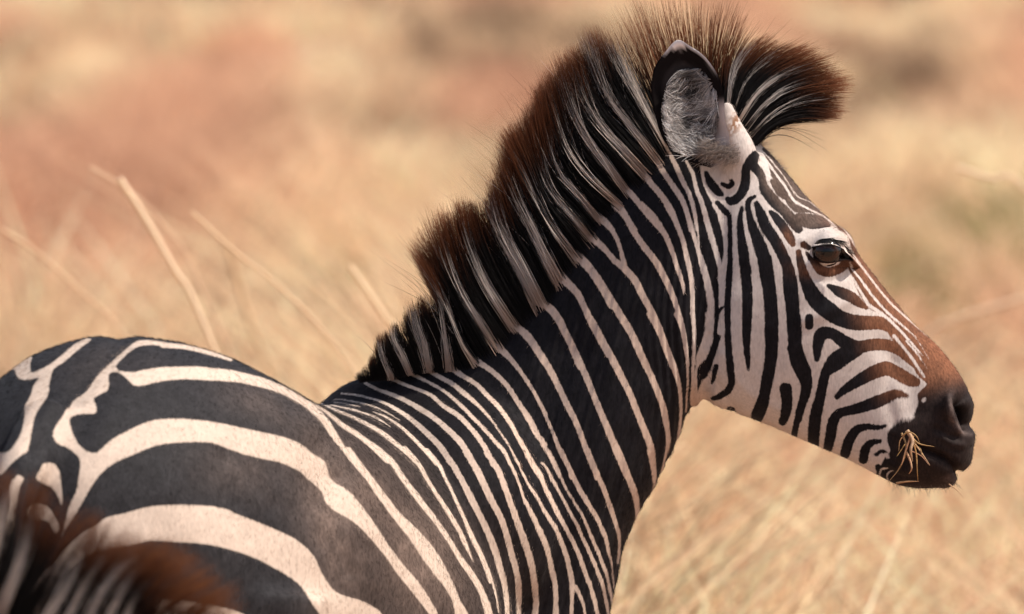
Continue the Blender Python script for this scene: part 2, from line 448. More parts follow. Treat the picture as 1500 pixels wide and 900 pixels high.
def side_loft(tab, n=40, sub=4, power=2.2):
    """tab rows: top px,py ; bottom px,py ; depth centre w ; half width ; skew (how much wider at the bottom)"""
    c = catmull(np.array(tab, float), sub)
    th = np.linspace(0, 2 * np.pi, n, endpoint=False)
    ca, sa = np.cos(th), np.sin(th)
    e = 2 / power
    ca2 = np.sign(ca) * np.abs(ca) ** e; sa2 = np.sign(sa) * np.abs(sa) ** e
    rings = []
    for tx, ty, bx, by, w, hw, sk in c:
        mx, my, hx, hy = (tx + bx) / 2, (ty + by) / 2, (tx - bx) / 2, (ty - by) / 2
        W = w + hw * sa2 * (1 - sk * ca2)
        rings.append(Parr(mx + hx * ca2, my + hy * ca2, W))
    return ring_mesh(np.array(rings))

def body_loft(tab, O, dvec, n=44, sub=4, power=2.3):
    """tab rows: t along axis, top z, bottom z, half width, sideways shift, skew"""
    c = catmull(np.array(tab, float), sub)
    th = np.linspace(0, 2 * np.pi, n, endpoint=False)
    e = 2 / power
    ca = np.sign(np.cos(th)) * np.abs(np.cos(th)) ** e; sa = np.sign(np.sin(th)) * np.abs(np.sin(th)) ** e
    d = np.array([dvec[0], dvec[1], 0.0]); d /= np.linalg.norm(d); s = np.array([d[1], -d[0], 0])
    rings = []
    for t, zt, zb, hw, sh, sk in c:
        p = np.array([O[0], O[1], 0]) + d * t + s * sh
        zc, hz = (zt + zb) / 2, (zt - zb) / 2
        rings.append(p + s * (hw * sa * (1 - sk * ca))[:, None] + np.outer(zc + hz * ca, [0, 0, 1]))
    return ring_mesh(np.array(rings))

def tube(pts, n=14, sub=4):
    """pts rows x,y,z,rx(radius)"""
    c = catmull(np.array(pts, float), sub)
    th = np.linspace(0, 2 * np.pi, n, endpoint=False)
    rings = []
    for i in range(len(c)):
        a = c[max(i - 1, 0), :3]; b = c[min(i + 1, len(c) - 1), :3]
        t = b - a; t /= np.linalg.norm(t) + 1e-9
        u = np.cross(t, [0.31, 0.95, 0.05]); u /= np.linalg.norm(u); v = np.cross(t, u)
        rings.append(c[i, :3] + c[i, 3] * (np.outer(np.cos(th), u) + np.outer(np.sin(th), v)))
    return ring_mesh(np.array(rings))

def ball(px, py, w, rx, ry, rw, n=20):
    """ellipsoid; rx, ry in mm in side view, rw metres"""
    v = []; R = []
    ph = np.linspace(0.05, np.pi - 0.05, n)
    for p in ph:
        th = np.linspace(0, 2 * np.pi, 2 * n, endpoint=False)
        R.append(Parr(px + rx * np.sin(p) * np.cos(th), py + ry * np.cos(p) + 0 * th, w + rw * np.sin(p) * np.sin(th)))
    return ring_mesh(np.array(R))

def fuse(name, parts, voxel, sub):
    vs, fs, o = [], [], 0
    for v, f in parts:
        # make windings outward
        c = v.mean(0); tri = v[f]
        nrm = np.cross(tri[:, 1] - tri[:, 0], tri[:, 2] - tri[:, 0])
        if (nrm * (tri.mean(1) - c)).sum() < 0: f = f[:, ::-1]
        vs.append(v); fs.append(f + o); o += len(v)
    me = mesh_np(name, np.vstack(vs), np.vstack(fs))
    ob = bpy.data.objects.new(name + "_tmp", me); scene.collection.objects.link(ob)
    r = ob.modifiers.new("r", 'REMESH'); r.mode = 'VOXEL'; r.voxel_size = voxel; r.use_smooth_shade = True
    s = ob.modifiers.new("s", 'SMOOTH'); s.factor = .5; s.iterations = 6
    if sub:
        u = ob.modifiers.new("u", 'SUBSURF'); u.levels = 1; u.render_levels = 1
    dg = bpy.context.evaluated_depsgraph_get(); dg.update()
    out = bpy.data.meshes.new_from_object(ob.evaluated_get(dg), depsgraph=dg)
    out.name = name
    bpy.data.objects.remove(ob); bpy.data.meshes.remove(me)
    return out

def get_co(me):
    a = np.empty(len(me.vertices) * 3, np.float32); me.vertices.foreach_get("co", a); return a.reshape(-1, 3).astype(float)
def get_no(me):
    a = np.empty(len(me.vertices) * 3, np.float32); me.vertices.foreach_get("normal", a); return a.reshape(-1, 3).astype(float)
def get_edges(me):
    a = np.empty(len(me.edges) * 2, np.int32); me.edges.foreach_get("vertices", a); return a.reshape(-1, 2)
def relax(co, ed, wgt, it):
    n = len(co)
    deg = np.bincount(ed.ravel(), minlength=n)[:, None]
    for _ in range(it):
        acc = np.stack([np.bincount(ed[:, 0], co[ed[:, 1], k], n) + np.bincount(ed[:, 1], co[ed[:, 0], k], n) for k in range(3)], 1)
        co = co + (acc / np.maximum(deg, 1) - co) * wgt[:, None]
    return co

# ---- main zebra
CRO = np.array([-0.535, -0.78]); AX = np.array([0.36, 0.93])
torso = body_loft([
    (-.34, 1.22, 0.98, .07, 0, 0), (-.30, 1.32, 0.88, .15, 0, .05), (-.20, 1.405, 0.82, .225, 0, .08), (-.05, 1.462, 0.78, .275, 0, .08),
    (.10, 1.452, 0.76, .29, 0, .05), (.28, 1.402, 0.70, .30, 0, .05), (.50, 1.338, 0.64, .31, 0, .08),
    (.70, 1.308, 0.62, .30, 0, .12), (.86, 1.31, 0.64, .27, 0.01, .2), (1.00, 1.30, 0.68, .24, 0.02, .2), (1.12, 1.24, 0.74, .19, 0.03, .1), (1.2, 1.1, 0.85, .12, .04, 0)],
    CRO, AX)
neck = side_loft([
    (440, 625, 850, 1120, .10, .19, .25), (495, 568, 885, 960, .08, .175, .3), (560, 543, 902, 860, .06, .16, .33),
    (636, 518, 916, 795, .045, .142, .33), (708, 476, 944, 740, .03, .125, .3), (778, 415, 970, 690, .02, .112, .27),
    (832, 342, 992, 645, .012, .104, .2), (900, 262, 1008, 604, .005, .098, .15), (960, 200, 1030, 590, 0, .094, .1),
    (1020, 178, 1050, 560, 0, .088, .0), (1075, 180, 1080, 520, 0, .07, 0)], power=2.1)
head = side_loft([
    (1040, 190, 1030, 540, 0, .06, 0), (1090, 190, 1036, 585, 0, .088, .05), (1122, 218, 1062, 602, 0, .098, 0.0), (1158, 260, 1095, 612, 0, .101, -.08),
    (1195, 302, 1130, 625, 0, .101, -.15), (1235, 345, 1165, 640, 0, .093, -.18), (1270, 390, 1200, 655, 0, .080, -.15),
    (1305, 434, 1232, 669, 0, .068, -.1), (1338, 474, 1262, 684, 0, .060, 0), (1368, 501, 1290, 699, 0, .056, .05),
    (1395, 532, 1318, 712, 0, .056, .05), (1416, 566, 1350, 716, 0, .056, 0), (1428, 602, 1378, 714, 0, .052, 0),
    (1429, 640, 1396, 706, 0, .042, 0), (1420, 672, 1404, 697, 0, .022, 0)], power=2.35)
parts = [torso, neck, head,
         ball(1105, 480, 0, 78, 98, .094),            # cheeks
         ball(1210, 362, 0, 42, 30, .104),            # orbits
         ball(1392, 598, 0, 36, 34, .066),            # nostril wings
         ball(1384, 699, 0, 19, 17, .040),            # lower lip
         ball(1400, 664, 0, 26, 30, .050),            # upper lip
         ball(690, 760, .0, 150, 190, .215),          # shoulder
         ]
# base of the near and far ear
for sgn in (-1, 1):
    parts.append(tube([(*P(1075, 262, sgn * .045), .035), (*P(1082, 225, sgn * .062), .028), (*P(1072, 190, sgn * .068), .019), (*P(1062, 150, sgn * .070), .009)]))
dN = AX / np.linalg.norm(AX); sN = np.array([dN[1], -dN[0]])
def at_body(t, s, z, r): p = CRO + dN * t + sN * s; return (p[0], p[1], z, r)
for s in (-.15, .15):
    parts.append(tube([at_body(-.02, s, 1.12, .16), at_body(-.05, s, .92, .13), at_body(-.06, s, .72, .085), at_body(-.15, s, .52, .052), at_body(-.19, s, .42, .042),
                       at_body(-.17, s, .25, .03), at_body(-.16, s, .12, .034), at_body(-.13, s, .05, .045), at_body(-.11, s, -.01, .055)]))
    parts.append(tube([at_body(.92, s, 1.05, .13), at_body(.95, s, .85, .10), at_body(.97, s, .65, .065), at_body(.98, s, .45, .048), at_body(.98, s, .38, .042),
                       at_body(.98, s, .22, .028), at_body(.98, s, .12, .032), at_body(1.0, s, .05, .042), at_body(1.02, s, -.01, .052)]))
parts.append(tube([at_body(-.22, 0, 1.36, .05), at_body(-.36, 0, 1.28, .032), at_body(-.40, 0, 1.1, .025), at_body(-.40, 0, .85, .02), at_body(-.39, 0, .65, .012)]))

body_me = fuse("body", parts, 0.0048, True)
co = get_co(body_me); ed = get_edges(body_me)
px, py, ww = proj(co)
# blend neck and shoulder masses softly, keep the head crisp
soft = 0.6 * smoothstep(-px, -1010, -960)
co = relax(co, ed, soft, 70)
co = relax(co, ed, np.full(len(co), .4), 4)
body_me.vertices.foreach_set("co", co.astype(np.float32).ravel()); body_me.update()
no = get_no(body_me)
px, py, ww = proj(co)
# surface relief drawn in side view (mm)
def relief(strokes):
    h = np.zeros(len(co))
    for amp, sig, pts in strokes:
        pts = catmull(pts, 3)
        best = np.full(len(co), 1e9)
        lo = pts.min(0) - 4 * sig; hi = pts.max(0) + 4 * sig
        m = np.where((px > lo[0]) & (px < hi[0]) & (py > lo[1]) & (py < hi[1]))[0]
        if len(m) == 0: continue
        b = np.full(len(m), 1e9)
        for p, q in zip(pts[:-1], pts[1:]):
            dx, dy = q - p; L = dx * dx + dy * dy + 1e-9
            t = np.clip(((px[m] - p[0]) * dx + (py[m] - p[1]) * dy) / L, 0, 1)
            b = np.minimum(b, np.hypot(px[m] - p[0] - t * dx, py[m] - p[1] - t * dy))
        h[m] += amp * np.exp(-(b / sig) ** 2)
    return h
RELIEF = [(-30, 9, PG("1407,588 1413,604 1420,622")), (6, 6, PG("1390,584 1393,606 1404,630")), (3, 5, PG("1380,640 1395,650 1410,652")), (-3, 5, PG("1372,628 1388,638 1402,640")), (-3, 4, PG("1300,690 1320,700 1340,702")), (2, 5, PG("1305,680 1330,690")), (-2.5, 4, PG("1318,650 1326,668 1322,685")), (-2, 4, PG("1308,640 1314,664")),
          (-13, 5, PG("1340,654 1360,662 1380,670 1394,680 1404,693")), (2.5, 9, PG("1352,672 1380,690")),
          (4, 7, PG("1176,352 1200,342 1228,350 1244,368")), (-5, 13, PG("1200,368 1222,372")), (-3, 5, PG("1238,376 1252,392")),
          (2.5, 6, PG("1186,386 1205,395 1230,392")), (-2.2, 6, PG("1180,405 1210,412 1240,404")),
          (3.5, 11, PG("1245,440 1215,455 1180,470")), (-4, 16, PG("1290,500 1330,560 1340,600")),
          (-6, 15, PG("1028,330 1024,420 1026,500 1018,580")), (-3.5, 10, PG("1045,560 1075,600")),
          (2, 8, PG("1060,520 1090,570 1140,600")),
          (-2, 3.5, PG("1012,500 1010,560 1012,600")), (1.5, 4, PG("1018,500 1018,560 1020,600")), (-2, 4, PG("1032,540 1030,575 1034,600")),
          (-5, 22, PG("1150,300 1165,330")), (3, 14, PG("1175,310 1200,330 1228,345")),
          (-2.5, 9, PG("1310,530 1300,580 1310,620")),
          (-6, 30, PG("830,520 790,640 770,780 760,900")), (4, 26, PG("905,520 890,640 850,760")),
          (-5, 20, PG("486,700 488,790 497,860")), (-3, 10, PG("452,705 470,800")), (5, 26, PG("520,720 545,850")),
          (-5, 34, PG("640,560 700,660 740,800")), (4, 30, PG("560,620 620,740 650,880")),
          (-6, 16, PG("175,505 120,565 80,620 55,660")), (3, 24, PG("215,530 150,620 130,690")), (8, 42, PG("395,620 430,640")), (-7, 26, PG("465,660 475,720")), (5, 50, PG("250,720 330,820")), (-3, 8, PG("498,700 500,780 512,840")),
          (4, 22, PG("345,690 380,730")), (-3, 14, PG("330,670 365,705 395,740")),
          ]
h = relief([(a * .001, s, p) for a, s, p in RELIEF])
wr = (vnoise(px / 34, py / 34, 3) - .5) * .0022 + (vnoise(px / 10, py / 20, 4) - .5) * .0003
h += wr * smoothstep(-px, -1400, -1050)
# throat and neck creases
h += .0010 * np.sin(px * .55 + np.sin(py * .03) * 2) * np.exp(-((px - 1000) / 45) ** 2) * smoothstep(py, 300, 420)
h += .0024 * (vnoise(px / 6 + py / 22, py / 70, 9) - .5) * smoothstep(-px, -1000, -900) * smoothstep(px, 700, 800)
co = co + no * h[:, None]
body_me.vertices.foreach_set("co", co.astype(np.float32).ravel()); body_me.update()
edge0 = py - np.interp(px, [1100, 1150, 1195, 1235, 1270, 1305, 1338, 1368, 1400, 1425], [195, 250, 300, 345, 390, 434, 474, 501, 540, 580])
def shrink(x, e): return .6 - .1 * smoothstep(x, 1030, 1060) + .3 * smoothstep(-e, -75, -45) * smoothstep(x, 1100, 1130)
def mzsoft(x, y): return 1 - .86 * np.exp(-((x - 1322) / 24) ** 2 - ((y - 612) / 50) ** 2)
set_float(body_me, "stripe", (coat.sample(px, py) - shrink(px, edge0)) * mzsoft(px, py))
# pigment maps, with some light and shade painted in
def gauss(cx, cy, rx, ry, ang=0):
    c, s = math.cos(math.radians(ang)), math.sin(math.radians(ang))
    dx, dy = px - cx, py - cy
    return np.exp(-(((dx * c + dy * s) / rx) ** 2 + ((-dx * s + dy * c) / ry) ** 2))
dust_lit = .12 * gauss(150, 530, 80, 40) + .30 * gauss(350, 690, 80, 35, 20) + .75 * gauss(485, 780, 45, 120, -10) + .3 * gauss(400, 600, 80, 30, 25) \
    + .6 * gauss(570, 760, 60, 150, -30) + .35 * gauss(640, 850, 90, 110, -20) + .05 * gauss(300, 780, 300, 200)  # dust patches, partly sunlit grey painted into the dark stripes
n_a = vnoise(px / 60, py / 60, 21); n_b = vnoise(px / 14, py / 20, 22)
dust_lit = np.clip(.62 * dust_lit * (.45 + .75 * n_a + .3 * n_b), 0, 1)
BLK = np.array([.0095, .0085, .0105]); DUST_LIT = np.array([.23, .165, .135]); BRN = np.array([.165, .070, .038]); GRB = np.array([.11, .075, .06])
dark = BLK + (DUST_LIT - BLK) * dust_lit[:, None]
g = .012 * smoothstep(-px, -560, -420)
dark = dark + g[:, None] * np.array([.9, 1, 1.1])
# face browns: nose bridge and muzzle brown, forehead grey brown
top_x = np.array([1100, 1150, 1195, 1235, 1270, 1305, 1338, 1368, 1400, 1425]); top_y = np.array([195, 250, 300, 345, 390, 434, 474, 501, 540, 580])
edge = py - np.interp(px, top_x, top_y)
fore = smoothstep(-edge, -75, -45) * smoothstep(px, 1105, 1125) * (1 - smoothstep(px, 1250, 1300)) * smoothstep(-py, -345, -325)
dark += (GRB - dark) * fore[:, None] * .85
brn = smoothstep(px + .30 * (450 - py), 1225, 1285)
brn = np.maximum(brn, gauss(1212, 393, 40, 14)); brn = np.maximum(brn, gauss(1168, 362, 12, 14) * .9); brn = np.maximum(brn, gauss(1155, 350, 9, 16) * .8)
brn *= 1 - smoothstep(py + .25 * (px - 1330), 556, 606)
brn *= 1 - .0 * edge
dark += (BRN - dark) * np.clip(brn, 0, 1)[:, None]
lit_top = gauss(1375, 515, 40, 22, 45)  # sunlit orange tint on the muzzle top, put into the brown
dark += (np.array([.30, .11, .05]) - dark) * (lit_top * .3)[:, None]
mz = smoothstep(py + .25 * (px - 1330), 560, 620) * smoothstep(px, 1280, 1330)
dark += (np.array([.026, .017, .015]) - dark) * (mz * .85)[:, None]
rim_lit = gauss(1393, 600, 4, 17, 0) + gauss(1402, 624, 4, 13, -35) + gauss(1415, 634, 10, 4, 10) + .5 * gauss(1392, 703, 12, 9)  # light catching the nostril rim and lower lip, painted as paler colour
dark += (np.array([.13, .095, .085]) - dark) * np.clip(rim_lit * .8, 0, 1)[:, None]
hole_shade = np.clip(1.8 * gauss(1413, 604, 9, 18, -22), 0, 1)  # shade inside the nostril, painted into the dark colour
dark *= (1 - .93 * hole_shade)[:, None]
dark *= (1 - .75 * np.clip(gauss(1212, 367, 34, 20), 0, 1))[:, None]
WB = np.array([.60, .485, .40]); WN = np.array([.60, .455, .365]); WF = np.array([.60, .53, .49])
f1 = smoothstep(px, 560, 780) * (1 - smoothstep(py, 640, 860)); f2 = smoothstep(px, 960, 1050)
lite = WB + (WN - WB) * f1[:, None]
lite = lite + (WF - lite) * f2[:, None]
tan = .5 * gauss(1015, 585, 22, 30) + .35 * gauss(1080, 612, 60, 8, 15) + .35 * smoothstep(-edge, -28, -6) * smoothstep(px, 1120, 1160)
lite += (np.array([.42, .26, .17]) - lite) * np.clip(tan, 0, 1)[:, None]
spk = gauss(1077, 180, 9, 22, 20) * (vnoise(px / 3, py / 3, 31) > .5)
lite += (np.array([.25, .12, .06]) - lite) * np.clip(spk, 0, 1)[:, None]
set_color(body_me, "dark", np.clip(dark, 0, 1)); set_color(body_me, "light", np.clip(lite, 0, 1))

zebra = bpy.data.objects.new("zebra", None); scene.collection.objects.link(zebra)
zebra.location = (CRO[0] + dN[0] * .5, CRO[1] + dN[1] * .5, 0)
zebra["label"] = "adult zebra filling the frame, head turned to the right in profile, straw in its mouth"
zebra["category"] = "zebra"; zebra["group"] = "zebras"
def child(o, par=zebra):
    o.parent = par
    if par is zebra: o.matrix_parent_inverse.identity(); o.location = -zebra.location
    return o
child(link("body", body_me, M_COAT))

def surf_w(x, y, r=6):
    m = (np.abs(px - x) < r) & (np.abs(py - y) < r) & (ww < .02)
    return ww[m].min() if m.any() else 0.0

# ------------------------------------------------------------------ hair builder
def strands(name, pts, rad, col, mat, sides=3):
    """pts (N,K,3), rad (N,K), col (N,K,3) -> one mesh of thin tapered prisms"""
    N, K, _ = pts.shape
    t = np.gradient(pts, axis=1); t /= np.linalg.norm(t, axis=2, keepdims=True) + 1e-9
    u = np.cross(t, np.array([.3, .9, .2])); u /= np.linalg.norm(u, axis=2, keepdims=True) + 1e-9
    v = np.cross(t, u)
    a = np.arange(sides) / sides * 2 * np.pi
    V = pts[:, :, None] + rad[:, :, None, None] * (np.cos(a)[None, None, :, None] * u[:, :, None] + np.sin(a)[None, None, :, None] * v[:, :, None])
    idx = np.arange(N * K * sides).reshape(N, K, sides)
    A = idx[:, :-1, :]; B = np.roll(A, -1, 2); C = idx[:, 1:, :]; Dd = np.roll(C, -1, 2)
    F = np.stack([A, B, Dd, C], -1).reshape(-1, 4)
    me = mesh_np(name, V.reshape(-1, 3), F)
    set_color(me, "hue", np.repeat(np.clip(col, 0, 1).reshape(-1, 3), sides, 0))
    o = link(name, me, mat); o["kind"] = "stuff"
    return o

H_BLK = np.array([.010, .008, .008]); H_BRN = np.array([.15, .048, .017]); H_TIP = np.array([.44, .165, .075]); H_WHT = np.array([1.0, .91, .84])
GUIDES = [  # root..tip polyline, white amount (half width in guide units), white end fraction, brown start fraction
    ("528,560 524,556 518,551", 0, 0, .9, .15), ("546,557 544,543 541,530", 0, 0, .7, .25),
    ("572,552 561,525 557,512 554,496", .2, .8, .78, .4), ("599,544 586,517 577,501 572,482", .22, .9, .85, .5), ("627,538 618,499 609,475 604,452", .28, .95, .9, .65),
    ("657,534 654,493 650,456 643,420", .28, .8, .7, 1), ("692,524 675,499 662,464 640,420 610,372", .24, .55, .5, 1), ("704,514 682,474 660,430 634,390 612,362", 0, 0, .66, .45), ("718,503 692,461 667,421 648,370 632,318", .25, .55, .5, 1),
    ("746,472 718,429 699,389 682,340 674,302", .2, .6, .6, 1), ("789,443 766,397 744,360 728,320 718,285", .3, .75, .62, 1), ("815,406 796,368 781,333 760,290 738,232", .3, .62, .6, 1),
    ("838,372 812,336 792,301 768,250 745,208", .26, .62, .62, 1), ("861,345 831,309 805,280 785,225 772,178", .26, .55, .6, 1), ("868,313 845,284 815,250 798,190 790,146", .22, .5, .5, 1),
    ("897,291 862,260 833,220 815,170 798,118", .2, .62, .62, 1), ("911,272 882,231 851,190 832,140 818,95", .26, .72, .68, 1), ("939,249 909,217 870,173 848,130 832,92", .27, .72, .7, 1),
    ("959,228 921,180 887,140 868,85 852,36", .27, .68, .62, 1), ("979,221 957,178 929,128 905,85 895,62", .3, .85, .8, .9),
    ("985,205 962,130 938,60 922,18", 0, 0, .22, .17), ("1000,190 985,100 965,40 956,4", 0, 0, .22, .17), ("1020,180 1012,90 1004,30 1000,0", 0, 0, .22, .17),
    ("1042,172 1042,80 1046,30 1052,2", 0, 0, .22, .17), ("1058,165 1064,90 1080,45 1090,12", 0, 0, .22, .17),
    ("1066,165 1072,110 1088,75 1104,58", .3, .75, .5, .8), ("1074,168 1092,118 1125,85 1168,62", .1, .5, .5, 1), ("1082,178 1112,135 1155,105 1208,86", .28, .5, .62, 1),
    ("1092,190 1128,145 1172,122 1230,112", .16, .5, .62, 1), ("1098,200 1135,165 1180,145 1237,140", .24, .55, .62, 1), ("1103,206 1136,176 1182,162 1234,166", 0, 0, .65, 1), ("1108,212 1128,190 1158,177 1205,173", 0, 0, .9, 1)]
K = 9
def mane(name, guides, n, spread_root, spread_tip, w0, radius=.00042, fuzz=1.0, seed=5, depth=None, surf=None, len_mul=1.0, whw=.62):
    r = np.random.default_rng(seed)
    G = np.array([resample(PG(g[0]), K) for g in guides]); prm = np.array([g[1:] for g in guides])
    seg = np.linalg.norm(np.diff(G[:, 0], axis=0), axis=1) + 7 + .25 * np.linalg.norm(np.diff(G[:, -1], axis=0), axis=1)
    den = np.minimum(prm[:-1, 3], prm[1:, 3]); wgt = seg * den; cum = np.r_[0, np.cumsum(wgt)]
    q = r.random(n) * cum[-1]; i = np.clip(np.searchsorted(cum, q) - 1, 0, len(guides) - 2); f = (q - cum[i]) / wgt[i]
    root = G[i] * (1 - f)[:, None, None] + G[i + 1] * f[:, None, None]          # (n,K,2)
    kk = np.linspace(0, 1, K)
    g = i + f
    # tufts: strands lean toward tuft centres and tuft lengths vary
    tn = 2.6; tid = np.floor(g * tn + r.normal(0, .15, n)).astype(int)
    tl = np.random.default_rng(seed + 1).random(400)
    lq = g * 1.35 + .35 * np.sin(g * 2.3); lid_ = np.floor(lq).astype(int); lf = lq - lid_
    la = np.random.default_rng(seed + 2).uniform(.91, 1.08, 90)[lid_ % 90]
    peak = 1 - np.abs(lf - .42) / np.where(lf < .42, .42, .58)
    length = len_mul * la * (.83 + .27 * peak ** .8) * (.96 + .10 * tl[tid % 400]) * (1.12 - .55 * r.random(n) ** 1.2)
    start = -np.abs(r.normal(0, .09, n)) + .03
    xs = np.clip(start[:, None] + np.outer(length - start, kk), -.1, 1.15)
    # evaluate along path at xs
    xi = np.clip(xs * (K - 1), 0, K - 1.0001); i0 = xi.astype(int); fr = xi - i0
    rows = np.arange(n)[:, None]
    base = root[rows, i0] * (1 - fr)[..., None] + root[rows, np.minimum(i0 + 1, K - 1)] * fr[..., None]
    over = np.clip(xs - 1, 0, 1)[..., None] * (root[:, -1] - root[:, -2])[:, None] * (K - 1) + np.clip(xs, -1, 0)[..., None] * (root[:, 1] - root[:, 0])[:, None] * (K - 1)
    base = base + over
    tc_g = (tid + .5) / tn; tc_g = tc_g + .30 * (g - (lf - .42) / 1.35 - tc_g); tgt_i = np.clip(np.floor(tc_g).astype(int), 0, len(guides) - 2); tf = np.clip(tc_g - tgt_i, 0, 1)
    tuft = G[tgt_i] * (1 - tf)[:, None, None] + G[tgt_i + 1] * tf[:, None, None]
    pull = (.80 * kk ** 1.15)[None, :, None] * r.uniform(.2, 1, n)[:, None, None]
    base = base * (1 - pull) + tuft * pull
    ang = r.normal(0, 1, n); amp = r.normal(0, 1, n)
    tdir = np.gradient(base, axis=1); tl_ = np.linalg.norm(tdir, axis=2, keepdims=True) + 1e-9; nrm = np.stack([-tdir[..., 1], tdir[..., 0]], -1) / tl_
    L = np.linalg.norm(base[:, -1] - base[:, 0], axis=1)
    dev = (ang[:, None] * 1.8 + amp[:, None] * .035 * L[:, None] * kk ** 1.6 + (np.sin(kk * 5 + r.random(n)[:, None] * 6) * kk * r.normal(0, 1.0, n)[:, None])) * fuzz
    stray = r.random(n) < .02
    dev += stray[:, None] * r.normal(0, .22, n)[:, None] * L[:, None] * kk ** 1.5
    base = base + nrm * dev[..., None]
    side = r.uniform(-1, 1, n)
    if surf is None: sr = np.full(n, spread_root)
    else: sr = surf(base[:, 0, 0], base[:, 0, 1])
    sr = np.abs(sr)[:, None]
    w = w0 + side[:, None] * (sr + (spread_tip - sr) * smoothstep(kk, 0, .9)[None]) + r.normal(0, .004, n)[:, None] * kk
    if depth is not None: w = w + depth(base[..., 0], base[..., 1])
    pts = Parr(base[..., 0], base[..., 1], w)
    rad = radius * (1 - .82 * kk ** 2)[None] * r.uniform(.6, 1.3, n)[:, None]
    # colour: white streaks at the guides
    near = np.round(g).astype(int); near = np.clip(near, 0, len(guides) - 1); dist = np.abs(g - near)
    hw = prm[near, 0] * whw * (1 + r.normal(0, .12, n)); we = prm[near, 1] * (1 + r.normal(0, .15, n)) + .05
    p_w = (dist < hw).astype(float)
    whitek = (dist[:, None] < hw[:, None] * (1.3 - .65 * kk[None])) * (1 - smoothstep(xs, (we - .16)[:, None], (we + .12)[:, None]))
    bs = (prm[i, 2] * (1 - f) + prm[i + 1, 2] * f + .06 + r.normal(0, .07, n))[:, None]
    brownk = smoothstep(xs, bs - .1, bs + .15); tipk = smoothstep(xs, bs + .12, bs + .45)
    col = H_BLK + (H_BRN - H_BLK) * brownk[..., None]
    col = col + (H_TIP - col) * (tipk * r.uniform(.2, 1, n)[:, None])[..., None]
    wv = H_WHT * r.uniform(.8, 1.0, n)[:, None]; rootk = (1 - smoothstep(xs, .0, .22))[..., None]
    col = col + (wv[:, None] * (1 - rootk) + WN * 1.15 * rootk - col) * whitek[..., None]
    return strands(name, pts, rad, col, M_HAIR)

# near-side skin depth map for rooting the mane
_b = 6; _m = np.full((160, 260), 1.0)
_k = np.where((ww < .02) & (px > 0) & (px < 1500) & (py > 0) & (py < 900))[0]
np.minimum.at(_m, ((py[_k] / _b).astype(int), (px[_k] / _b).astype(int)), ww[_k])
def skin_w(x, y):
    out = np.zeros(len(x)); left = np.ones(len(x), bool)
    for dy_ in range(0, 10):
        v = _m[np.clip(((y + dy_ * _b) / _b).astype(int), 0, 159), np.clip(((x + dy_ * 3) / _b).astype(int), 0, 259)]
        ok_ = left & (v < .5); out[ok_] = v[ok_]; left &= ~ok_
    out[left] = -.02
    return -(out - .0012)
m1 = mane("mane", GUIDES, 26000, .037, .030, 0, surf=lambda x, y: np.clip(skin_w(x, y), .012, .06))
child(m1)

# ------------------------------------------------------------------ ears
EAR_OUT = PG("1041,246 1020,240 995,229 977,213 965,189 956,150 954,126 959,99 974,77 992,59 1011,68 1032,83 1050,108 1059,132 1061,150 1062,175 1068,200 1069,218 1062,236")
def ear(w_rim, depth, sgn, dx, dy):
    out = catmull(np.vstack([EAR_OUT, EAR_OUT[:1]]), 6)[:-1]
    out = out + np.array([dx, dy]); cen = np.array([1018 + dx, 165 + dy]); N = len(out)
    fr = np.linspace(1, 0, 16)[:-1]
    V = []; A = []
    def lay(fr_, back):
        for s in fr_:
            q = cen + (out - cen) * s
            bow = depth * (1 - s ** 2.2)
            w = w_rim + bow * sgn * -1 * -1 + (.0035 * back)
            w = w + .012 * np.sin((out[:, 1] - 60 - dy) / 190 * np.pi)[None].ravel() * (s ** 3) * 1.0 * (np.where(out[:, 0] < cen[0], 1, .2))
            V.append(Parr(q[:, 0], q[:, 1], w)); A.append(np.full(N, s))
    lay(fr, 0); nf = len(fr)
    c_in = len(V) * N
    V.append(Parr(np.full(1, cen[0]), np.full(1, cen[1]), np.full(1, w_rim + depth * sgn)))
    # second layer: outer skin
    base2 = nf * N + 1
    V2 = V; off = []
    keep = len(V)
    lay(fr, sgn * 1.0)
    V.append(Parr(np.full(1, cen[0]), np.full(1, cen[1]), np.full(1, w_rim + depth * sgn + .0035 * sgn)))
    verts = np.vstack(V)
    tri = []
    for L0 in (0, base2):
        for i in range(nf - 1):
            for j in range(N):
                a = L0 + i * N + j; b = L0 + i * N + (j + 1) % N
                tri += [(a, b, b + N), (a, b + N, a + N)]
        c = L0 + nf * N
        for j in range(N): tri.append((L0 + (nf - 1) * N + j, L0 + (nf - 1) * N + (j + 1) % N, c))
    for j in range(N):
        a, b = j, (j + 1) % N
        tri += [(a, base2 + b, b), (a, base2 + a, base2 + b)]
    me = mesh_np("ear", verts, np.array(tri))
    return me, verts
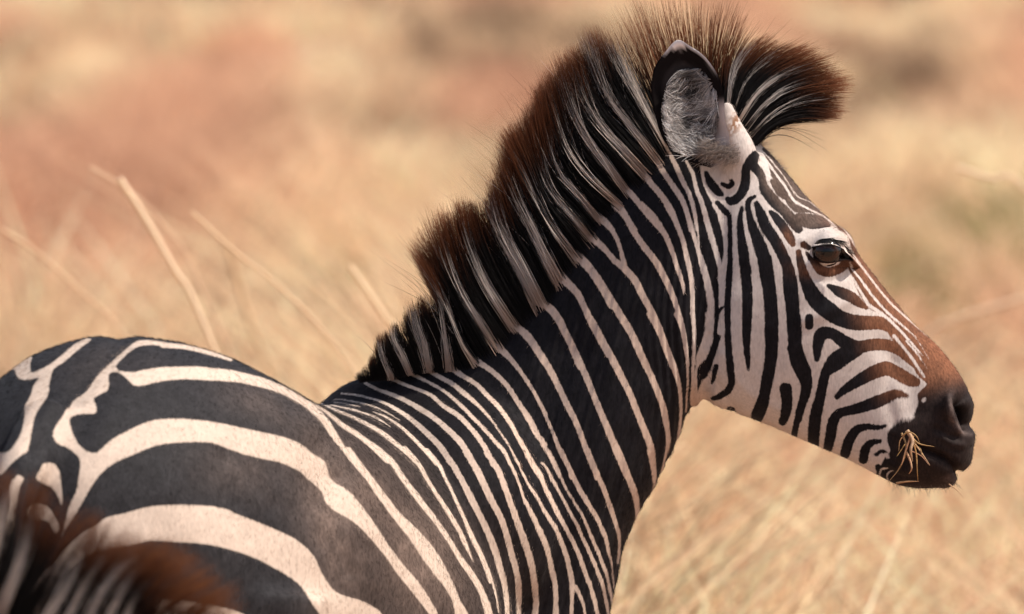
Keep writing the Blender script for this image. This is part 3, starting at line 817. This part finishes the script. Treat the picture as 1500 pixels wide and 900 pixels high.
def paint_ear(me, verts, dx, dy):
    x, y, w = proj(verts); x = x - dx; y = y - dy
    out = catmull(np.vstack([EAR_OUT, EAR_OUT[:1]]), 6)
    d = np.full(len(x), 1e9)
    for p, q in zip(out[:-1], out[1:]):
        ddx, ddy = q - p; L = ddx * ddx + ddy * ddy + 1e-9
        t = np.clip(((x - p[0]) * ddx + (y - p[1]) * ddy) / L, 0, 1)
        d = np.minimum(d, np.hypot(x - p[0] - t * ddx, y - p[1] - t * ddy))
    rim = 12 + 18 * np.exp(-((y - 70) / 24) ** 2)
    rim = np.where((x > 1035) & (y > 145), 1.0, rim)
    rim = np.where((y > 205), 3.5, rim)
    inner = smoothstep(d, rim, rim + 10)
    IN = np.array([.04, .033, .032])
    col = H_BLK[None] * 1.2 + (IN - H_BLK) * inner[:, None]
    pale = smoothstep(x, 1035, 1062) * smoothstep(y, 140, 160)
    col += (np.array([.66, .56, .52]) - col) * pale[:, None]
    tip = (1 - smoothstep(np.hypot((x - 990) * .7, y - 58), 11, 17)) + (1 - smoothstep(d, 2.0, 4.5)) * smoothstep(-y, -115, -85) * smoothstep(x, 968, 978) * .9
    col += (np.array([.95, .88, .86]) - col) * np.clip(tip * 1.2, 0, 1)[:, None]
    set_color(me, "hue", np.clip(col, 0, 1))
M_EAR = mat_hair("ear_skin", .06, .8, .03)
EW = -.108
me_, v_ = ear(EW, .028, 1, 0, 0); paint_ear(me_, v_, 0, 0)
near_ear = child(link("ear", me_, M_EAR)); near_ear["label"] = "near ear with pale hairy hollow and black rim"
me_, v_ = ear(.085, .028, -1, 6, 10); paint_ear(me_, v_, 6, 10)
far_ear = child(link("ear", me_, M_EAR))

# hair inside the ear
def ear_hair(n, seed):
    r = np.random.default_rng(seed)
    u = r.random(n); v = r.random(n)
    # rooted along the right/lower side and the hollow's wall, sweeping left and up
    x0 = 980 + u * 74; y0 = 100 + v * 132
    ok = (((x0 - 1014) / 40) ** 2 + ((y0 - 165) / 68) ** 2) < 1
    x0, y0 = x0[ok], y0[ok]; n = len(x0)
    right = (x0 - 1012) / 41
    cx_ = np.floor(x0 / 7 + r.normal(0, .2, n)); cy_ = np.floor(y0 / 8 + r.normal(0, .2, n)); cj = vnoise(cx_ * 1.7, cy_ * 2.3, 78)
    a = np.radians(np.where(y0 < 150, 205, 172) + 30 * right + r.normal(0, 6, n) + 75 * (cj - .5) + 40 * (vnoise(x0 / 14, y0 / 12, 77) - .5) * 2)
    # right edge hairs sweep left, bottom ones fan upward
    bot = smoothstep(y0, 185, 225); a = a * (1 - bot) + np.radians(140 + r.normal(0, 22, n)) * bot
    L = r.uniform(16, 40, n)
    kk = np.linspace(0, 1, 6)
    curl = r.normal(0, .35, n)
    ang = a[:, None] + curl[:, None] * kk
    dx = np.cos(ang) * L[:, None] / 5; dy = np.sin(ang) * -L[:, None] / 5
    X = x0[:, None] + np.cumsum(dx, 1) - dx[:, :1]; Y = y0[:, None] + np.cumsum(dy, 1) - dy[:, :1]
    s = np.clip(np.hypot((X - 1018) / 46, (Y - 160) / 85), 0, 1)
    q = np.hypot((X - 1012) / 44, (Y - 166) / 72); bad = (q > 1) & (Y < 228) & (X < 1040); keepn = ~bad.any(1)
    X, Y, s, x0, y0 = X[keepn], Y[keepn], s[keepn], x0[keepn], y0[keepn]; n = len(x0)
    floor = EW + .028 * (1 - s ** 2.2)
    W = floor - .001 - r.uniform(.002, .012, n)[:, None] * np.sin(kk * 2.4)[None]
    pts = Parr(X, Y, W)
    sh = vnoise(x0 / 9, y0 / 9, 55)
    stk = smoothstep(vnoise((x0 + .7 * y0) / 6.0, (y0 - .5 * x0) / 13.0, 56), .40, .62)[:, None]
    dk = np.clip(1.25 * stk * gsn(X, Y, 1003, 132, 30, 38) + 1.1 * stk * gsn(X, Y, 1024, 184, 24, 16) + .5 * gsn(X, Y, 1008, 142, 12, 14) + ((sh < .25) * .45)[:, None], 0, .95)
    c = np.array([1.0, .95, .93]) * (r.uniform(.85, 1.4, n) * (.22 + 1.1 * vnoise(np.floor(x0 / 5) * 3.3, np.floor(y0 / 6) * 2.7, 79)))[:, None]
    col = np.repeat(c[:, None], 6, 1) * (.75 + .35 * kk)[None, :, None]
    col = col * (1 - dk)[..., None] + np.array([.02, .017, .017]) * dk[..., None]
    rad = .00050 * (1 - .7 * kk)[None] * r.uniform(.6, 1.3, n)[:, None]
    return pts, rad, col
def gsn(x, y, cx, cy, rx, ry): return np.exp(-((x - cx) / rx) ** 2 - ((y - cy) / ry) ** 2)
p_, r_, c_ = ear_hair(4600, 3)
# pale tufts at the foot of the ear
r = np.random.default_rng(8); n = 900
x0 = r.uniform(1030, 1085, n); y0 = 222 + r.normal(0, 7, n) + (x0 - 1055) * .15
a = np.radians(r.normal(215, 25, n)); L = r.uniform(12, 30, n); kk = np.linspace(0, 1, 6)
X = x0[:, None] + np.cos(a)[:, None] * L[:, None] * kk; Y = y0[:, None] + (-np.sin(a)[:, None] * L[:, None] * kk) * .8
W = np.full_like(X, EW) - .002 + r.uniform(-.006, .004, n)[:, None] + .018 * kk[None] ** 2
p_ = np.concatenate([p_, Parr(X, Y, W)]); r_ = np.concatenate([r_, .00032 * (1 - .7 * kk)[None] * np.ones((n, 1))])
cc = np.array([.66, .58, .53]) * r.uniform(.55, 1.1, n)[:, None]; c_ = np.concatenate([c_, np.repeat(cc[:, None], 6, 1)])
eh = strands("ear_hair", p_, r_, c_, M_HAIR); eh.parent = near_ear

# ------------------------------------------------------------------ eyes
me_eye = bpy.data.meshes.new("eye")
import bmesh
bm = bmesh.new(); bmesh.ops.create_uvsphere(bm, u_segments=48, v_segments=32, radius=.0225)
bm.to_mesh(me_eye); bm.free(); me_eye.polygons.foreach_set("use_smooth", np.ones(len(me_eye.polygons), bool))
M_EYE, n, l, b = principled("eye_surface", .12, .3)
tc = n.new("ShaderNodeTexCoord"); sp = n.new("ShaderNodeSeparateXYZ"); l.new(tc.outputs["Object"], sp.inputs[0])
vm = n.new("ShaderNodeVectorMath"); vm.operation = 'MULTIPLY'; vm.inputs[1].default_value = (1 / .0225, 0, 1.35 / .0225)
l.new(tc.outputs["Object"], vm.inputs[0]); ln = n.new("ShaderNodeVectorMath"); ln.operation = 'LENGTH'; l.new(vm.outputs[0], ln.inputs[0])
rp = n.new("ShaderNodeValToRGB"); l.new(ln.outputs["Value"], rp.inputs[0])
e = rp.color_ramp.elements; e[0].position = .30; e[0].color = (.003, .002, .002, 1); e[1].position = .42; e[1].color = (.026, .009, .004, 1)
x_ = e.new(.72); x_.color = (.035, .012, .006, 1); x_ = e.new(.80); x_.color = (.006, .004, .004, 1)
l.new(rp.outputs[0], b.inputs["Base Color"]); b.inputs["Coat Weight"].default_value = .35; b.inputs["Coat Roughness"].default_value = .03
sw = surf_w(1211, 368)
for sgn in (1, -1):
    o = link("eye", me_eye, M_EYE if sgn == 1 else None)
    child(o); q = P(1211, 369, sgn * (sw + .0225 - .0045))
    o.location = Vector(q) - zebra.location
print("eye surface", sw)

# eyelids: rims of skin following the eye opening
LID = catmull(PG("1182,367 1190,364 1202,361 1217,360 1230,364 1240,371 1248,380 1237,379 1226,381 1214,383 1201,381 1191,375 1182,367"), 5)[:-1]
LIDX = LID.copy()
sub_ = np.where((px > 1150) & (px < 1275) & (py > 310) & (py < 430) & (ww < .02))[0]
sx_, sy_, sw_ = px[sub_], py[sub_], ww[sub_]
def body_w(x, y):
    d_ = (sx_ - x) ** 2 + (sy_ - y) ** 2; k_ = np.argsort(d_)[:6]; return sw_[k_].mean()
def lids(sgn):
    """skin of the lids: closes over the eyeball down to the almond opening"""
    N = len(LID); M = 9; cen = np.array([1213, 367]); X = np.zeros((M, N)); Y = X.copy(); W = X.copy()
    ec = sw + .0225 - .0045
    for i in range(N):
        o_ = LID[i] - cen
        out_ = cen + np.array([o_[0] * 1.45, (o_[1] * 1.7 + np.sign(o_[1]) * 5)])
        w1 = body_w(*out_) + .0012
        for k in range(M):
            t_ = k / (M - 1); q_ = LID[i] * (1 - t_) + out_ * t_
            rr = min(np.hypot(q_[0] - 1211, q_[1] - 369) / 1000, .0222)
            ws = ec - math.sqrt(.0225 ** 2 - rr ** 2) - .0022 + (0 if q_[1] < 367 else .0010)
            b_ = smoothstep(t_, .15, 1.0); X[k, i], Y[k, i] = q_
            W[k, i] = ws * (1 - b_) + w1 * b_ + (.002 if k == 0 else 0)
    x, y, w = X.ravel(), Y.ravel(), W.ravel()
    V = Parr(x, y, w * sgn)
    F = [(k * N + i, k * N + (i + 1) % N, (k + 1) * N + (i + 1) % N, (k + 1) * N + i) for k in range(M - 1) for i in range(N)]
    me = mesh_np("eyelid", V, np.array(F))
    t_ = np.repeat(np.arange(M) / (M - 1), N)
    st = coat.sample(x, y) - .5; dk = np.zeros((len(x), 3)); lt = dk.copy()
    for j in range(len(x)):
        k_ = sub_[np.argmin((sx_ - x[j]) ** 2 + (sy_ - y[j]) ** 2)]; dk[j] = dark[k_]; lt[j] = lite[k_]
    rimk = 1 - smoothstep(t_, .10, .30)
    st = st * (1 - rimk) - 6 * rimk; dk = dk + (np.array([.008, .006, .006]) - dk) * (rimk * .95)[:, None]
    set_float(me, "stripe", st); set_color(me, "dark", np.clip(dk, 0, 1)); set_color(me, "light", np.clip(lt, 0, 1))
    return me
for sgn in (1, -1): child(link("eyelid", lids(sgn), M_COAT))
# lashes
r = np.random.default_rng(4); n = 130; kk = np.linspace(0, 1, 5)
x0 = r.uniform(1196, 1243, n); y0 = np.interp(x0, [1196, 1205, 1217, 1230, 1238, 1243], [353, 350, 349, 353.5, 362, 372])
L = r.uniform(9, 18, n); aa = np.radians(r.normal(-25, 14, n) - (1243 - x0) * .3 + 5)
X = x0[:, None] + np.cos(aa)[:, None] * L[:, None] * kk; Y = y0[:, None] + (np.sin(-aa)[:, None] * L[:, None] * kk) + 3 * kk ** 2
W = sw - .003 - (.010 * kk)[None] * r.uniform(.6, 1.2, n)[:, None]
child(strands("eyelashes", Parr(X, Y, W), .0003 * (1 - .7 * kk)[None] * np.ones((n, 1)), np.full((n, 5, 3), .008), M_HAIR))

# whiskers and beard hairs on the muzzle
n = 90; x0 = r.uniform(1300, 1400, n); y0 = np.interp(x0, [1300, 1310, 1350, 1400], [703, 710, 714, 708]) - 2
aa = np.radians(r.normal(-75, 22, n)); L = r.uniform(5, 20, n)
X = x0[:, None] + np.cos(aa)[:, None] * L[:, None] * kk; Y = y0[:, None] - np.sin(aa)[:, None] * L[:, None] * kk
W = r.uniform(-.03, .02, n)[:, None] + 0 * kk
child(strands("whiskers", Parr(X, Y, W), .00022 * (1 - .6 * kk)[None] * np.ones((n, 1)), np.full((n, 5, 3), .25) * np.array([1, .8, .6]), M_HAIR))
n = 110; x0 = r.uniform(1106, 1150, n); y0 = np.interp(x0, [1106, 1150], [203, 250]) + 2
aa = np.radians(r.normal(15, 22, n)); L = r.uniform(6, 26, n) * np.where(x0 < 1122, 1, .45)
X = x0[:, None] + np.cos(aa)[:, None] * L[:, None] * kk; Y = y0[:, None] - np.sin(aa)[:, None] * L[:, None] * kk
W = r.uniform(-.03, .03, n)[:, None] + 0 * kk
child(strands("brow_hair", Parr(X, Y, W), .00028 * (1 - .6 * kk)[None] * np.ones((n, 1)), np.full((n, 5, 3), .55) * np.array([1, .8, .68]), M_HAIR))

# ------------------------------------------------------------------ short coat hair on the zebra
def coat_fur(n, seed):
    r = np.random.default_rng(seed)
    npl = get_no(body_me)
    face = (npl @ -FWD)
    cand = np.where((px > -30) & (px < 1440) & (py > 0) & (py < 930) & (face > -.25))[0]
    pr = 1.0 / np.clip(np.abs(face[cand]), .35, 1); pr /= pr.sum()
    i = r.choice(cand, n, p=pr)
    p0 = co[i] + r.normal(0, .0009, (n, 3)); nn = npl[i]
    x, y, w = proj(p0)
    # lay of the coat (side view direction): down-back on body, along the head towards the crown side
    ang = np.where(x > 1040, np.radians(-118), np.radians(-105))
    ang = ang + (vnoise(x / 90, y / 90, 91) - .5) * .9 + r.normal(0, .22, n)
    dirs = RIGHT * np.cos(ang)[:, None] + UPV * np.sin(ang)[:, None]
    dirs = dirs - nn * (dirs * nn).sum(1)[:, None]; dirs /= np.linalg.norm(dirs, axis=1)[:, None] + 1e-9
    L = r.uniform(.003, .0065, n) * np.where(x > 1040, .7, 1)
    kk = np.array([0, .5, 1.0])
    lift = r.uniform(.03, .12, n)
    pts = p0[:, None] + dirs[:, None] * (L[:, None] * kk)[..., None] + nn[:, None] * ((L * lift)[:, None] * kk ** .8)[..., None]
    s = coat.sample(x, y) - shrink(x, edge0[i]) + r.normal(0, .9, n)
    m = smoothstep(s, -.7, .7)[:, None]
    c = (dark_c[i] * 1.0) * (1 - m) + lite_c[i] * 1.02 * m
    c = c * r.uniform(.7, 1.25, n)[:, None]
    col = np.repeat(c[:, None], 3, 1)
    rad = .00019 * np.array([1, .7, .2])[None] * r.uniform(.7, 1.2, n)[:, None]
    return pts, rad, col
dark_c = np.clip(dark, 0, 1); lite_c = np.clip(lite, 0, 1)
p_, r_, c_ = coat_fur(90000, 12)
child(strands("coat_hair", p_, r_, c_, M_HAIR))

# ------------------------------------------------------------------ straw held in the mouth
def blade_mesh(name, paths, widths, cols, seed=0):
    V = []; F = []; Cc = []; o = 0
    for pth, wd, cl in zip(paths, widths, cols):
        c = catmull(np.array(pth, float), 4); n_ = len(c)
        t = np.gradient(c, axis=0); t /= np.linalg.norm(t, axis=1)[:, None] + 1e-9
        u = np.cross(t, -FWD); u /= np.linalg.norm(u, axis=1)[:, None] + 1e-9; v = np.cross(t, u)
        k = np.linspace(0, 1, n_); ww_ = wd * (1 - .8 * k ** 2)
        for a in range(4):
            th = a * math.pi / 2
            V.append(c + u * (ww_ * math.cos(th))[:, None] + v * (ww_ * .35 * math.sin(th))[:, None])
        for a in range(4):
            for i in range(n_ - 1):
                A = o + a * n_ + i; B = o + ((a + 1) % 4) * n_ + i
                F.append((A, B, B + 1, A + 1))
        Cc.append(np.tile(np.array(cl), (4 * n_, 1))); o += 4 * n_
    me = mesh_np(name, np.vstack(V), np.array(F)); set_color(me, "hue", np.vstack(Cc))
    return me
mw = surf_w(1335, 655) - .004
S = lambda pts, k=0: [P(1150 + x / 3.75, 500 + y / 3.75, mw - .006 * (i % 3) - k) for i, (x, y) in enumerate(pts)]
straw = [(S([(640, 505), (665, 570), (655, 640), (620, 710), (575, 765)]), .0011, (.62, .42, .22)),
         (S([(670, 490), (700, 545), (690, 600), (700, 660)], .004), .0024, (.66, .46, .30)),
         (S([(700, 540), (720, 620), (725, 700), (730, 770)]), .0010, (.55, .33, .14)),
         (S([(700, 550), (740, 600), (795, 680)], .006), .0010, (.72, .50, .30)),
         (S([(670, 490), (730, 560), (820, 580)], .003), .0010, (.60, .40, .20)),
         (S([(610, 780), (670, 772), (735, 770)]), .0011, (.58, .36, .2)),
         (S([(660, 600), (685, 650), (695, 700), (680, 730)], .008), .0014, (.66, .42, .26)),
         (S([(640, 520), (680, 500), (720, 520), (740, 560)], .002), .0009, (.6, .4, .2)),
         (S([(690, 520), (660, 610), (640, 680)], .006), .0013, (.62, .35, .2)),
         (S([(900, 785), (940, 815), (985, 865)], -.01), .0007, (.7, .48, .3))]
rs = random.Random(5)
for k_ in range(5):
    x_0, y_0 = rs.uniform(650, 720), rs.uniform(500, 640); a_ = rs.uniform(-2.9, .1); l_ = rs.uniform(35, 120)
    straw.append((S([(x_0, y_0), (x_0 + math.cos(a_) * l_ * .5 + rs.uniform(-12, 12), y_0 - math.sin(a_) * l_ * .5), (x_0 + math.cos(a_) * l_, y_0 - math.sin(a_) * l_ + rs.uniform(0, 25))], rs.uniform(-.002, .006)),
                  rs.uniform(.0005, .0009), (rs.uniform(.4, .62), rs.uniform(.26, .4), rs.uniform(.13, .24))))
so_ = bpy.data.objects.new("straw", None); scene.collection.objects.link(so_)
so_.location = P(1335, 655, mw)
for s_3 in straw:
    o = link("blade", blade_mesh("blade", [s_3[0]], [s_3[1] * 1.3], [s_3[2]]), M_GRASS, so_); o.location = -so_.location
so_["label"] = "wisps of dry straw sticking out of the corner of the zebra's mouth"; so_["category"] = "straw"

# ------------------------------------------------------------------ second zebra, nearer, neck lowered at the lower left
Z2W = -2.3
z2 = bpy.data.objects.new("zebra", None); scene.collection.objects.link(z2)
z2["label"] = "nearer zebra at the lower left of which only the blurred mane tips show"; z2["category"] = "zebra"; z2["group"] = "zebras"
b0 = P(-420, 900, Z2W); z2.location = (b0[0], b0[1], 0)
d2 = np.array([.97, -.05]); O2 = (P(-1000, 700, Z2W)[0], b0[1])
def zz(px_, py_, w_=Z2W): return P(px_, py_, w_)[2]
tor2 = body_loft([(-.34, 1.0, .85, .06, 0, 0), (-.25, 1.15, .74, .15, 0, 0), (-.05, 1.24, .66, .22, 0, .05), (.25, 1.19, .60, .24, 0, .05), (.5, 1.16, .58, .24, 0, .1), (.68, 1.16, .6, .2, 0, .2), (.84, 1.06, .66, .14, 0, .1), (.9, .98, .75, .07, 0, 0)], O2, d2)
nk2 = side_loft([(-260, 850, -120, 1180, Z2W, .12, .2), (-120, 870, 0, 1130, Z2W, .10, .25), (20, 905, 90, 1120, Z2W, .08, .25), (140, 945, 190, 1130, Z2W, .07, .2), (260, 975, 280, 1150, Z2W, .065, .1), (340, 1010, 350, 1190, Z2W, .06, 0)])
hd2 = side_loft([(300, 970, 300, 1180, Z2W, .06, 0), (370, 1000, 350, 1215, Z2W, .07, 0), (450, 1080, 385, 1260, Z2W, .065, -.1), (540, 1190, 455, 1330, Z2W, .045, 0), (600, 1280, 520, 1380, Z2W, .04, 0), (620, 1340, 560, 1400, Z2W, .02, 0)])
pr2 = [tor2, nk2, hd2]
e2 = np.array([d2[1], -d2[0]]) / np.linalg.norm(d2)
for t_, bend in ((-.05, -.12), (.68, 0)):
    for s in (-.11, .11):
        q = lambda tt, z, r_: (O2[0] + d2[0] * tt + e2[0] * s, O2[1] + d2[1] * tt + e2[1] * s, z, r_)
        pr2.append(tube([q(t_, .9, .11), q(t_, .65, .07), q(t_ + bend, .4, .04), q(t_ + bend, .2, .026), q(t_ + bend, .1, .03), q(t_ + bend + .02, -.01, .045)]))
for sgn in (-1, 1): pr2.append(tube([(*P(345, 1010, Z2W + sgn * .04), .03), (*P(352, 970, Z2W + sgn * .06), .025), (*P(368, 930, Z2W + sgn * .07), .004)]))
me2 = fuse("body", pr2, .011, False)
c2 = get_co(me2); c2 = relax(c2, get_edges(me2), np.full(len(c2), .5), 12); me2.vertices.foreach_set("co", c2.astype(np.float32).ravel()); me2.update()
x2, y2, w2 = proj(c2)
set_float(me2, "stripe", 9 * np.sin((x2 * .11 + y2 * .05) + 1.2 * np.sin(y2 * .012)))
set_color(me2, "dark", np.tile(BLK * 1.5, (len(c2), 1))); set_color(me2, "light", np.tile(WN, (len(c2), 1)))
o = link("body", me2, M_COAT, z2); o.location = -z2.location
G2 = [("-60,830 -50,780 -40,715 -30,670", 0, 0, .5, 1), ("-25,850 -5,800 5,745 12,700", .2, .7, .6, .5), ("0,900 20,850 38,795 48,740 55,715", .2, .55, .6, .8),
      ("22,925 45,870 70,820 95,780 118,762", .0, .0, .6, .8), ("50,940 80,890 105,850 130,805 142,765", .22, .55, .6, .9), ("80,940 105,895 128,850 160,810 185,792", .2, .6, .6, 1),
      ("110,950 130,905 152,865 185,825 215,797", .2, .6, .55, 1), ("140,955 158,910 176,870 205,830 240,798", .24, .5, .5, 1), ("165,960 180,915 196,872 230,835 275,812", .2, .4, .5, 1),
      ("190,970 205,930 225,890 262,860 305,838", 0, 0, .4, 1), ("215,980 235,945 260,912 298,885 338,862", .0, 0, .4, .9), ("245,990 270,960 300,925 330,905 352,890", 0, 0, .4, .8)]
H_sv = H_BRN.copy(); H_tv = H_TIP.copy()
H_BRN = np.array([.17, .055, .02]); H_TIP = np.array([.36, .14, .055])
m2 = mane("mane", G2, 2300, .02, .03, Z2W, seed=31, radius=.0005, whw=1.0, len_mul=1.12)
H_BRN = H_sv; H_TIP = H_tv
m2.parent = z2; m2.location = -z2.location

# ------------------------------------------------------------------ ground and dry grass
gm = bpy.data.meshes.new("ground")
gm.from_pydata([(-1500, -300, 0), (1500, -300, 0), (1500, 2500, 0), (-1500, 2500, 0)], [], [(0, 1, 2, 3)])
M_GR, n, l, b = principled("dry_earth", .95, .1)
tc = n.new("ShaderNodeTexCoord"); nz = n.new("ShaderNodeTexNoise"); nz.inputs["Scale"].default_value = 6.0; nz.inputs["Detail"].default_value = 8
l.new(tc.outputs["Object"], nz.inputs[0]); rp = n.new("ShaderNodeValToRGB"); l.new(nz.outputs[0], rp.inputs[0])
e = rp.color_ramp.elements; e[0].position = .35; e[0].color = (.20, .12, .085, 1); e[1].position = .65; e[1].color = (.50, .32, .21, 1)
l.new(rp.outputs[0], b.inputs["Base Color"])
g_ = link("ground", gm, M_GR); g_["kind"] = "structure"

def grass_field(n, y0, y1, seed, hmin, hmax, wmm):
    r = np.random.default_rng(seed)
    cy = -D * FWD[1]
    d = (r.random(n) * (y1 ** .7 - y0 ** .7) + y0 ** .7) ** (1 / .7)             # distance from camera
    hw = d * .085 + .6
    per = 26; m_ = n // per
    d = d[:m_]; hw = hw[:m_]
    xc = r.uniform(-1, 1, m_) * hw * np.where(r.random(m_) < .3, 4.0, 1.0); yc = cy + d
    big = vnoise(xc / .7 + 5, yc / 5.2 + 3, seed + 1)
    keep = big + .5 * r.random(m_) > .42
    xc, yc, big, d = xc[keep], yc[keep], big[keep], d[keep]
    size = r.uniform(.04, .20, len(xc)); tone = r.normal(0, 1, len(xc)); tall = r.uniform(.5, 1.35, len(xc))
    rep = lambda v: np.repeat(v, per)
    x = rep(xc) + r.normal(0, 1, len(xc) * per) * rep(size); y = rep(yc) + r.normal(0, 1, len(xc) * per) * rep(size)
    big, d, tone, tall = rep(big), rep(d), rep(tone), rep(tall); n = len(x); cl = tall - .2
    Hh = r.uniform(hmin, hmax, n) * (.45 + .9 * big) * (.5 + cl)
    a = r.uniform(0, 2 * np.pi, n); lean = r.uniform(.2, 1.3, n) * Hh
    wd = wmm * .001 * r.uniform(.6, 1.5, n) * (1 + d / 60)
    k = np.array([0, .5, 1.0]); base = np.stack([x, y, np.zeros(n)], 1)
    dirv = np.stack([np.cos(a), np.sin(a), np.zeros(n)], 1)
    spine = base[:, None] + dirv[:, None] * (lean[:, None] * k ** 2)[..., None] + np.array([0, 0, 1.0]) * (Hh[:, None] * (k - .25 * k ** 2))[..., None]
    s = np.stack([np.cos(a * 3.1), .5 * np.sin(a * 3.1), np.zeros(n)], 1); s /= np.linalg.norm(s, axis=1)[:, None]
    L0 = spine[:, 0] - s * wd[:, None]; R0 = spine[:, 0] + s * wd[:, None]; L1 = spine[:, 1] - s * wd[:, None] * .8; R1 = spine[:, 1] + s * wd[:, None] * .8
    V = np.stack([L0, R0, L1, R1, spine[:, 2]], 1).reshape(-1, 3)
    i = np.arange(n)[:, None] * 5
    F = np.concatenate([i + np.array([0, 1, 3]), i + np.array([0, 3, 2]), i + np.array([2, 3, 4])], 0)
    hue = .6 * vnoise(x / .55 + 3, y / 5.0, seed + 5) + .4 * vnoise(x / .2 + 3, y / 2.0, seed + 8); red = vnoise(x / .9 + 13, y / 9.0, seed + 6)
    c = np.array([1.0, .71, .455]) * np.clip(.08 + 1.55 * hue + .30 * tone, .12, 1.35)[:, None] * r.uniform(.75, 1.2, n)[:, None]
    c = c + (np.array([.66, .36, .24]) - c) * (smoothstep(red, .45, .85) * .65)[:, None]
    pxs, pys, _ = proj(np.stack([x, y, Hh * .3], 1))
    for gx, gy, rr in GREEN:
        gq = np.exp(-(((x - gx) / rr) ** 2 + ((y - gy) / (rr * 14)) ** 2)); c = c + (np.array([.15, .19, .045]) - c) * np.clip(gq * 1.4, 0, 1)[:, None]
    me = mesh_np("dry_grass", V, F, smooth=False); set_color(me, "hue", np.clip(np.repeat(c, 5, 0), 0, 1))
    return me
def ground_at(px_, py_):
    o_ = C0 - D * FWD; v_ = P(px_, py_, 0) - o_; t_ = -o_[2] / v_[2]; q_ = o_ + v_ * t_; return q_
GREEN = [(*ground_at(1352, 455)[:2], .13), (*ground_at(508, 440)[:2], .07), (*ground_at(1480, 420)[:2], .12)]
gr1 = link("dry_grass", grass_field(320000, 15, 85, 41, .14, .42, 3.0), M_GRASS); gr1["kind"] = "stuff"
gr2 = link("dry_grass", grass_field(36000, 15.5, 26, 58, .35, .80, 3.4), M_GRASS); gr2["kind"] = "stuff"

# tall single stalks standing out of the grass behind the zebra
def stalk(pts, w0, wid, col, label):
    o_ = link("grass_stalk", blade_mesh("grass_stalk", [[P(x, y, w0) for x, y in pts]], [wid], [col]), M_GRASS)
    o_["label"] = label; o_["category"] = "grass stalk"; o_["group"] = "tall stalks behind the zebra"
def down(x, y, w0, dx, dy):   # continue a stalk below the zebra's outline to the ground
    s = (D + w0) / D; z = P(x, y, w0)[2]
    return (x + dx * z / dy * 1000 / s, y + z * 1000 / s)
for pts, w0, wid, col, lab in [
    ([(175, 262), (215, 325), (255, 395), (292, 460)], 3.8, .0066, (1.0, .82, .60), "broad bright dry blade leaning left above the zebra's back"),
    ([(132, 245), (190, 280), (240, 330), (285, 400)], 4.0, .0030, (.90, .68, .48), "thin arching stalk at the left beside the broad bright blade"),
    ([(512, 390), (540, 430), (566, 468), (590, 505)], 4.0, .0062, (.98, .80, .56), "short bright blade just left of the zebra's mane"),
    ([(280, 310), (345, 370), (420, 430), (520, 545)], 3.6, .0032, (.95, .75, .52), "long thin stalk slanting down to the dip of the zebra's back"),
    ([(0, 335), (60, 375), (120, 430), (180, 490)], 4.6, .0036, (.92, .70, .48), "pale stalk at the left edge over the rump"),
    ([(330, 350), (350, 420), (370, 480), (395, 540)], 8.6, .008, (.80, .58, .36), "wide faint stalk rising behind the middle of the back"),
    ([(1400, 245), (1450, 262), (1510, 285)], 6.0, .0045, (.98, .80, .6), "pale stalk crossing the right edge level with the zebra's forehead"),
    ([(1510, 435), (1450, 452), (1400, 468), (1350, 500)], 8.0, .0065, (.95, .76, .56), "pale bent stalk at the right in front of the zebra's nose")]:
    (xa, ya), (xb, yb) = pts[-2], pts[-1]
    s = (D + w0) / D; z = P(xb, yb, w0)[2] * 1000 / s
    sl_ = np.clip((xb - xa) / max(abs(yb - ya), 8), -1, 1)
    stalk(pts + [(xb + sl_ * z * .22, yb + z * .33), (xb + sl_ * z * .34, yb + z * .66), (xb + sl_ * z * .38, yb + z)], w0, wid, col, lab)
